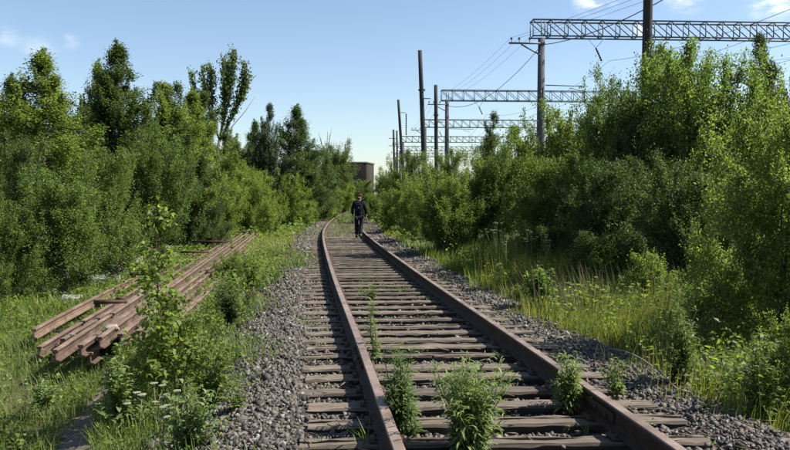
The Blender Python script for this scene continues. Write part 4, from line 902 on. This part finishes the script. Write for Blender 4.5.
plant('bush1', 'bush', 226, 10.5, 288, 18, 'leaf_mid', 'low leafy bush leaning on the right side of the rail pile', 'bush', 'bushes at the near left')
# umbel flowers
def umbel_proto(loc, label, group, seed, H=.75):
    r = np.random.default_rng(seed); root = empty('white_flower', loc, 0); tag(root, label, 'flower', group); st = MB(); st.tube([(0, 0, 0), (.02, .01, H * .5), (.01, 0, H)], (.005, .004, .003), 5); fl = MB()
    heads = [(np.array([.01, 0, H]), .028)] + [(np.array([r.normal(0, .09), r.normal(0, .09), H * r.uniform(.85, .98)]), .026) for _ in range(3)]
    for c, rad in heads[1:]: st.tube([(.015, 0, H * .55), c - np.array([0, 0, .03])], (.003, .002), 4)
    for c, rad in heads:
        for k in range(18):
            a = k * 2.4; q = rad * math.sqrt((k + .5) / 18); p = c + np.array([q * math.cos(a), q * math.sin(a), .012 - q * q * 3]); st.bar(c - np.array([0, 0, .03]), p, .0015); fl.box(p, (.008, .008, .005), a)
    st.build('stem', M['stem_green'], root); fo = fl.build('flower_head', M['petal'], root); fo['kind'] = 'stuff'; return root
gl = 'white umbel flowers at the bottom left'; gr = 'white umbel flowers on the right verge'
u0 = umbel_proto((0, 0, 0), 'flat white flower head on a thin stalk among the weeds at the bottom left', gl, 5, .5)
for i, (px, py, Yd) in enumerate(((150, 386, 5.2), (174, 394, 5.0), (140, 398, 5.0), (162, 410, 4.8))):
    o = u0 if i == 0 else copy_tree(u0); x = PX(px, Yd); o.location = (x, Yd, topz(py, Yd) - .5); o.rotation_euler.z = i * 1.3
    zg_ = float(ground(x, Yd)); o.location.z = zg_; o.scale = (1, 1, max(.3, (topz(py, Yd) - zg_) / .5))
u1 = umbel_proto((0, 0, 0), 'flat white flower head above the tall grass before the right hand bushes', gr, 6, .9)
rr = random.Random(4)
for i in range(16):
    px = rr.uniform(484, 556); py = 222 + rr.uniform(0, 18) + max(0, (px - 520)) * .15; Yd = rr.uniform(12.5, 15.5); o = u1 if i == 0 else copy_tree(u1); x = PX(px, Yd); zg_ = float(ground(x, Yd)); o.location = (x, Yd, zg_); o.rotation_euler.z = i * 1.7; k = (topz(py, Yd) - zg_) / .9; o.scale = (1.0, 1.0, k)

# ------------------------------------------------------------------ walking person
def skin_obj(name, verts, edges, radii, mat, parent, root_i=0, sub=2):
    bm = bmesh.new(); lay = bm.verts.layers.skin.verify(); vs = []
    for i, (c, r_) in enumerate(zip(verts, radii)):
        v = bm.verts.new(c); r_ = r_ if isinstance(r_, tuple) else (r_, r_); v[lay].radius = r_; v[lay].use_root = (i == root_i); vs.append(v)
    for a, b in edges: bm.edges.new((vs[a], vs[b]))
    me = bpy.data.meshes.new(name); bm.to_mesh(me); bm.free(); o = link(name, me, mat, parent)
    m = o.modifiers.new('skin', 'SKIN'); m.use_smooth_shade = True; s = o.modifiers.new('sub', 'SUBSURF'); s.levels = sub; s.render_levels = sub
    return o
def person():
    Yp = 26.8; xp = PX(359, Yp); root = empty('person', (xp, Yp, .05)); root.rotation_euler.z = -math.atan(float(head(26.8))) * -.0 + .05
    tag(root, 'person in dark clothes and pale cap walking away along the track', 'person', )
    # y forward (away), x right
    hip = .84
    B = [(0, 0, hip), (0, .0, .98), (0, .01, 1.14), (0, .0, 1.29), (0, .01, 1.37), (0, .02, 1.44), (0, .03, 1.53),           # 0-6 pelvis..head
         (-.17, 0, 1.31), (-.235, -.01, 1.07), (-.235, .06, .86), (-.23, .08, .79),                                         # 7-10 left arm
         (.17, 0, 1.31), (.245, -.02, 1.07), (.27, .05, .86), (.275, .07, .79),                                             # 11-14 right arm
         (-.085, 0, .8), (-.085, .10, .45), (-.09, -.02, .09), (-.10, .10, .035),                                            # 15-18 left leg (forward)
         (.085, 0, .8), (.075, -.02, .45), (.06, -.20, .12), (.065, -.10, .04)]                                              # 19-22 right leg (back)
    E_ = [(0, 1), (1, 2), (2, 3), (3, 4), (4, 5), (5, 6), (3, 7), (7, 8), (8, 9), (9, 10), (3, 11), (11, 12), (12, 13), (13, 14), (0, 15), (15, 16), (16, 17), (17, 18), (0, 19), (19, 20), (20, 21), (21, 22)]
    rad = [.12, .11, .12, .11, .05, .085, .085, .055, .042, .032, .028, .055, .042, .032, .028, .085, .055, .04, .035, .085, .055, .04, .035]
    skin_obj('body', B, E_, rad, M['skin'], root)
    # hands with fingers
    for sx, hp in ((-1, (-.23, .08, .79)), (1, (.275, .07, .79))):
        hv = [hp, (hp[0], hp[1] + .01, hp[2] - .06)]; he = [(0, 1)]; hr = [.024, (.032, .02)]
        for f in range(4):
            y0 = hp[1] - .022 + f * .018; n0 = len(hv); ln = (.062, .07, .066, .052)[f]
            hv += [(hp[0], y0, hp[2] - .085), (hp[0] - sx * .008, y0, hp[2] - .085 - ln * .55), (hp[0] - sx * .026, y0, hp[2] - .085 - ln)]; he += [(1, n0), (n0, n0 + 1), (n0 + 1, n0 + 2)]; hr += [.009, .008, .007]
        n0 = len(hv); hv += [(hp[0] - sx * .01, hp[1] + .04, hp[2] - .05), (hp[0] - sx * .02, hp[1] + .05, hp[2] - .085)]; he += [(1, n0), (n0, n0 + 1)]; hr += [.011, .009]
        skin_obj('hand', hv, he, hr, M['skin'], root, 1, 1)
    J = [(0, 0, .80), (0, 0, .93), (0, .01, 1.12), (0, 0, 1.28), (0, .0, 1.36), (-.17, 0, 1.32), (-.245, -.02, 1.07), (-.24, .05, .87), (.17, 0, 1.32), (.255, -.03, 1.07), (.272, .04, .87)]
    skin_obj('jacket', J, [(0, 1), (1, 2), (2, 3), (3, 4), (3, 5), (5, 6), (6, 7), (3, 8), (8, 9), (9, 10)], [(.19, .15), (.175, .14), (.18, .14), (.165, .13), (.085, .085), .085, .07, .055, .085, .07, .055], M['jacket'], root)
    T_ = [(0, 0, .84), (-.09, 0, .76), (-.088, .10, .45), (-.09, -.01, .10), (.09, 0, .76), (.078, -.02, .45), (.062, -.19, .13)]
    skin_obj('trousers', T_, [(0, 1), (1, 2), (2, 3), (0, 4), (4, 5), (5, 6)], [(.15, .12), .098, .08, .066, .098, .08, .066], M['trousers'], root)
    for (a, b, c) in (((-.09, -.05, .05), (-.095, .05, .045), (-.10, .15, .03)), ((.062, -.22, .09), (.064, -.15, .05), (.066, -.07, .02))):
        skin_obj('boot', [a, b, c], [(0, 1), (1, 2)], [.05, .052, .04], M['boot'], root)
    skin_obj('hair', [(0, -.008, 1.53), (0, -.005, 1.40)], [(0, 1)], [.095, .075], M['hair'], root)
    skin_obj('cap', [(0, .01, 1.57), (0, .02, 1.60), (0, .13, 1.57)], [(0, 1), (0, 2)], [(.098, .10), .07, (.055, .016)], M['cap'], root)
    # face: nose, ears sit on the head (turned away from the camera)
    for sx in (-1, 1): skin_obj('ear', [(sx * .088, .03, 1.53), (sx * .094, .025, 1.50)], [(0, 1)], [.02, .014], M['skin'], root, 0, 1)
    skin_obj('nose', [(0, .115, 1.52), (0, .13, 1.495)], [(0, 1)], [.012, .014], M['skin'], root, 0, 1)
    bm = bmesh.new(); bmesh.ops.create_cube(bm, size=1)
    for v in bm.verts: v.co = Vector((v.co.x * .24, v.co.y * .12 - .19, v.co.z * .32 + 1.14))
    bmesh.ops.bevel(bm, geom=bm.edges[:], offset=.04, segments=3, affect='EDGES'); me = bpy.data.meshes.new('backpack'); bm.to_mesh(me); bm.free(); bp_ = link('backpack', me, M['pack']); bp_.location = (xp, Yp, .05)
    tag(bp_, 'small dark backpack on the back of the walking person', 'backpack')
    m = MB(); m.box((0, -.255, 1.12), (.035, .008, .045)); m.build('badge', M['badge'], bp_)
    mm = MB(); mm.tube([(0, .08, 0), (.10, -.05, -.33), (.26, -.12, -.72)], (.022, .018, .014), 6); s_ = mm.build('walking_stick', M['plank_grey'], None, loc=(xp + .275, Yp + .01, .05 + .76)); tag(s_, 'dark thin stick held down in the right hand of the walking person', 'stick')
person()
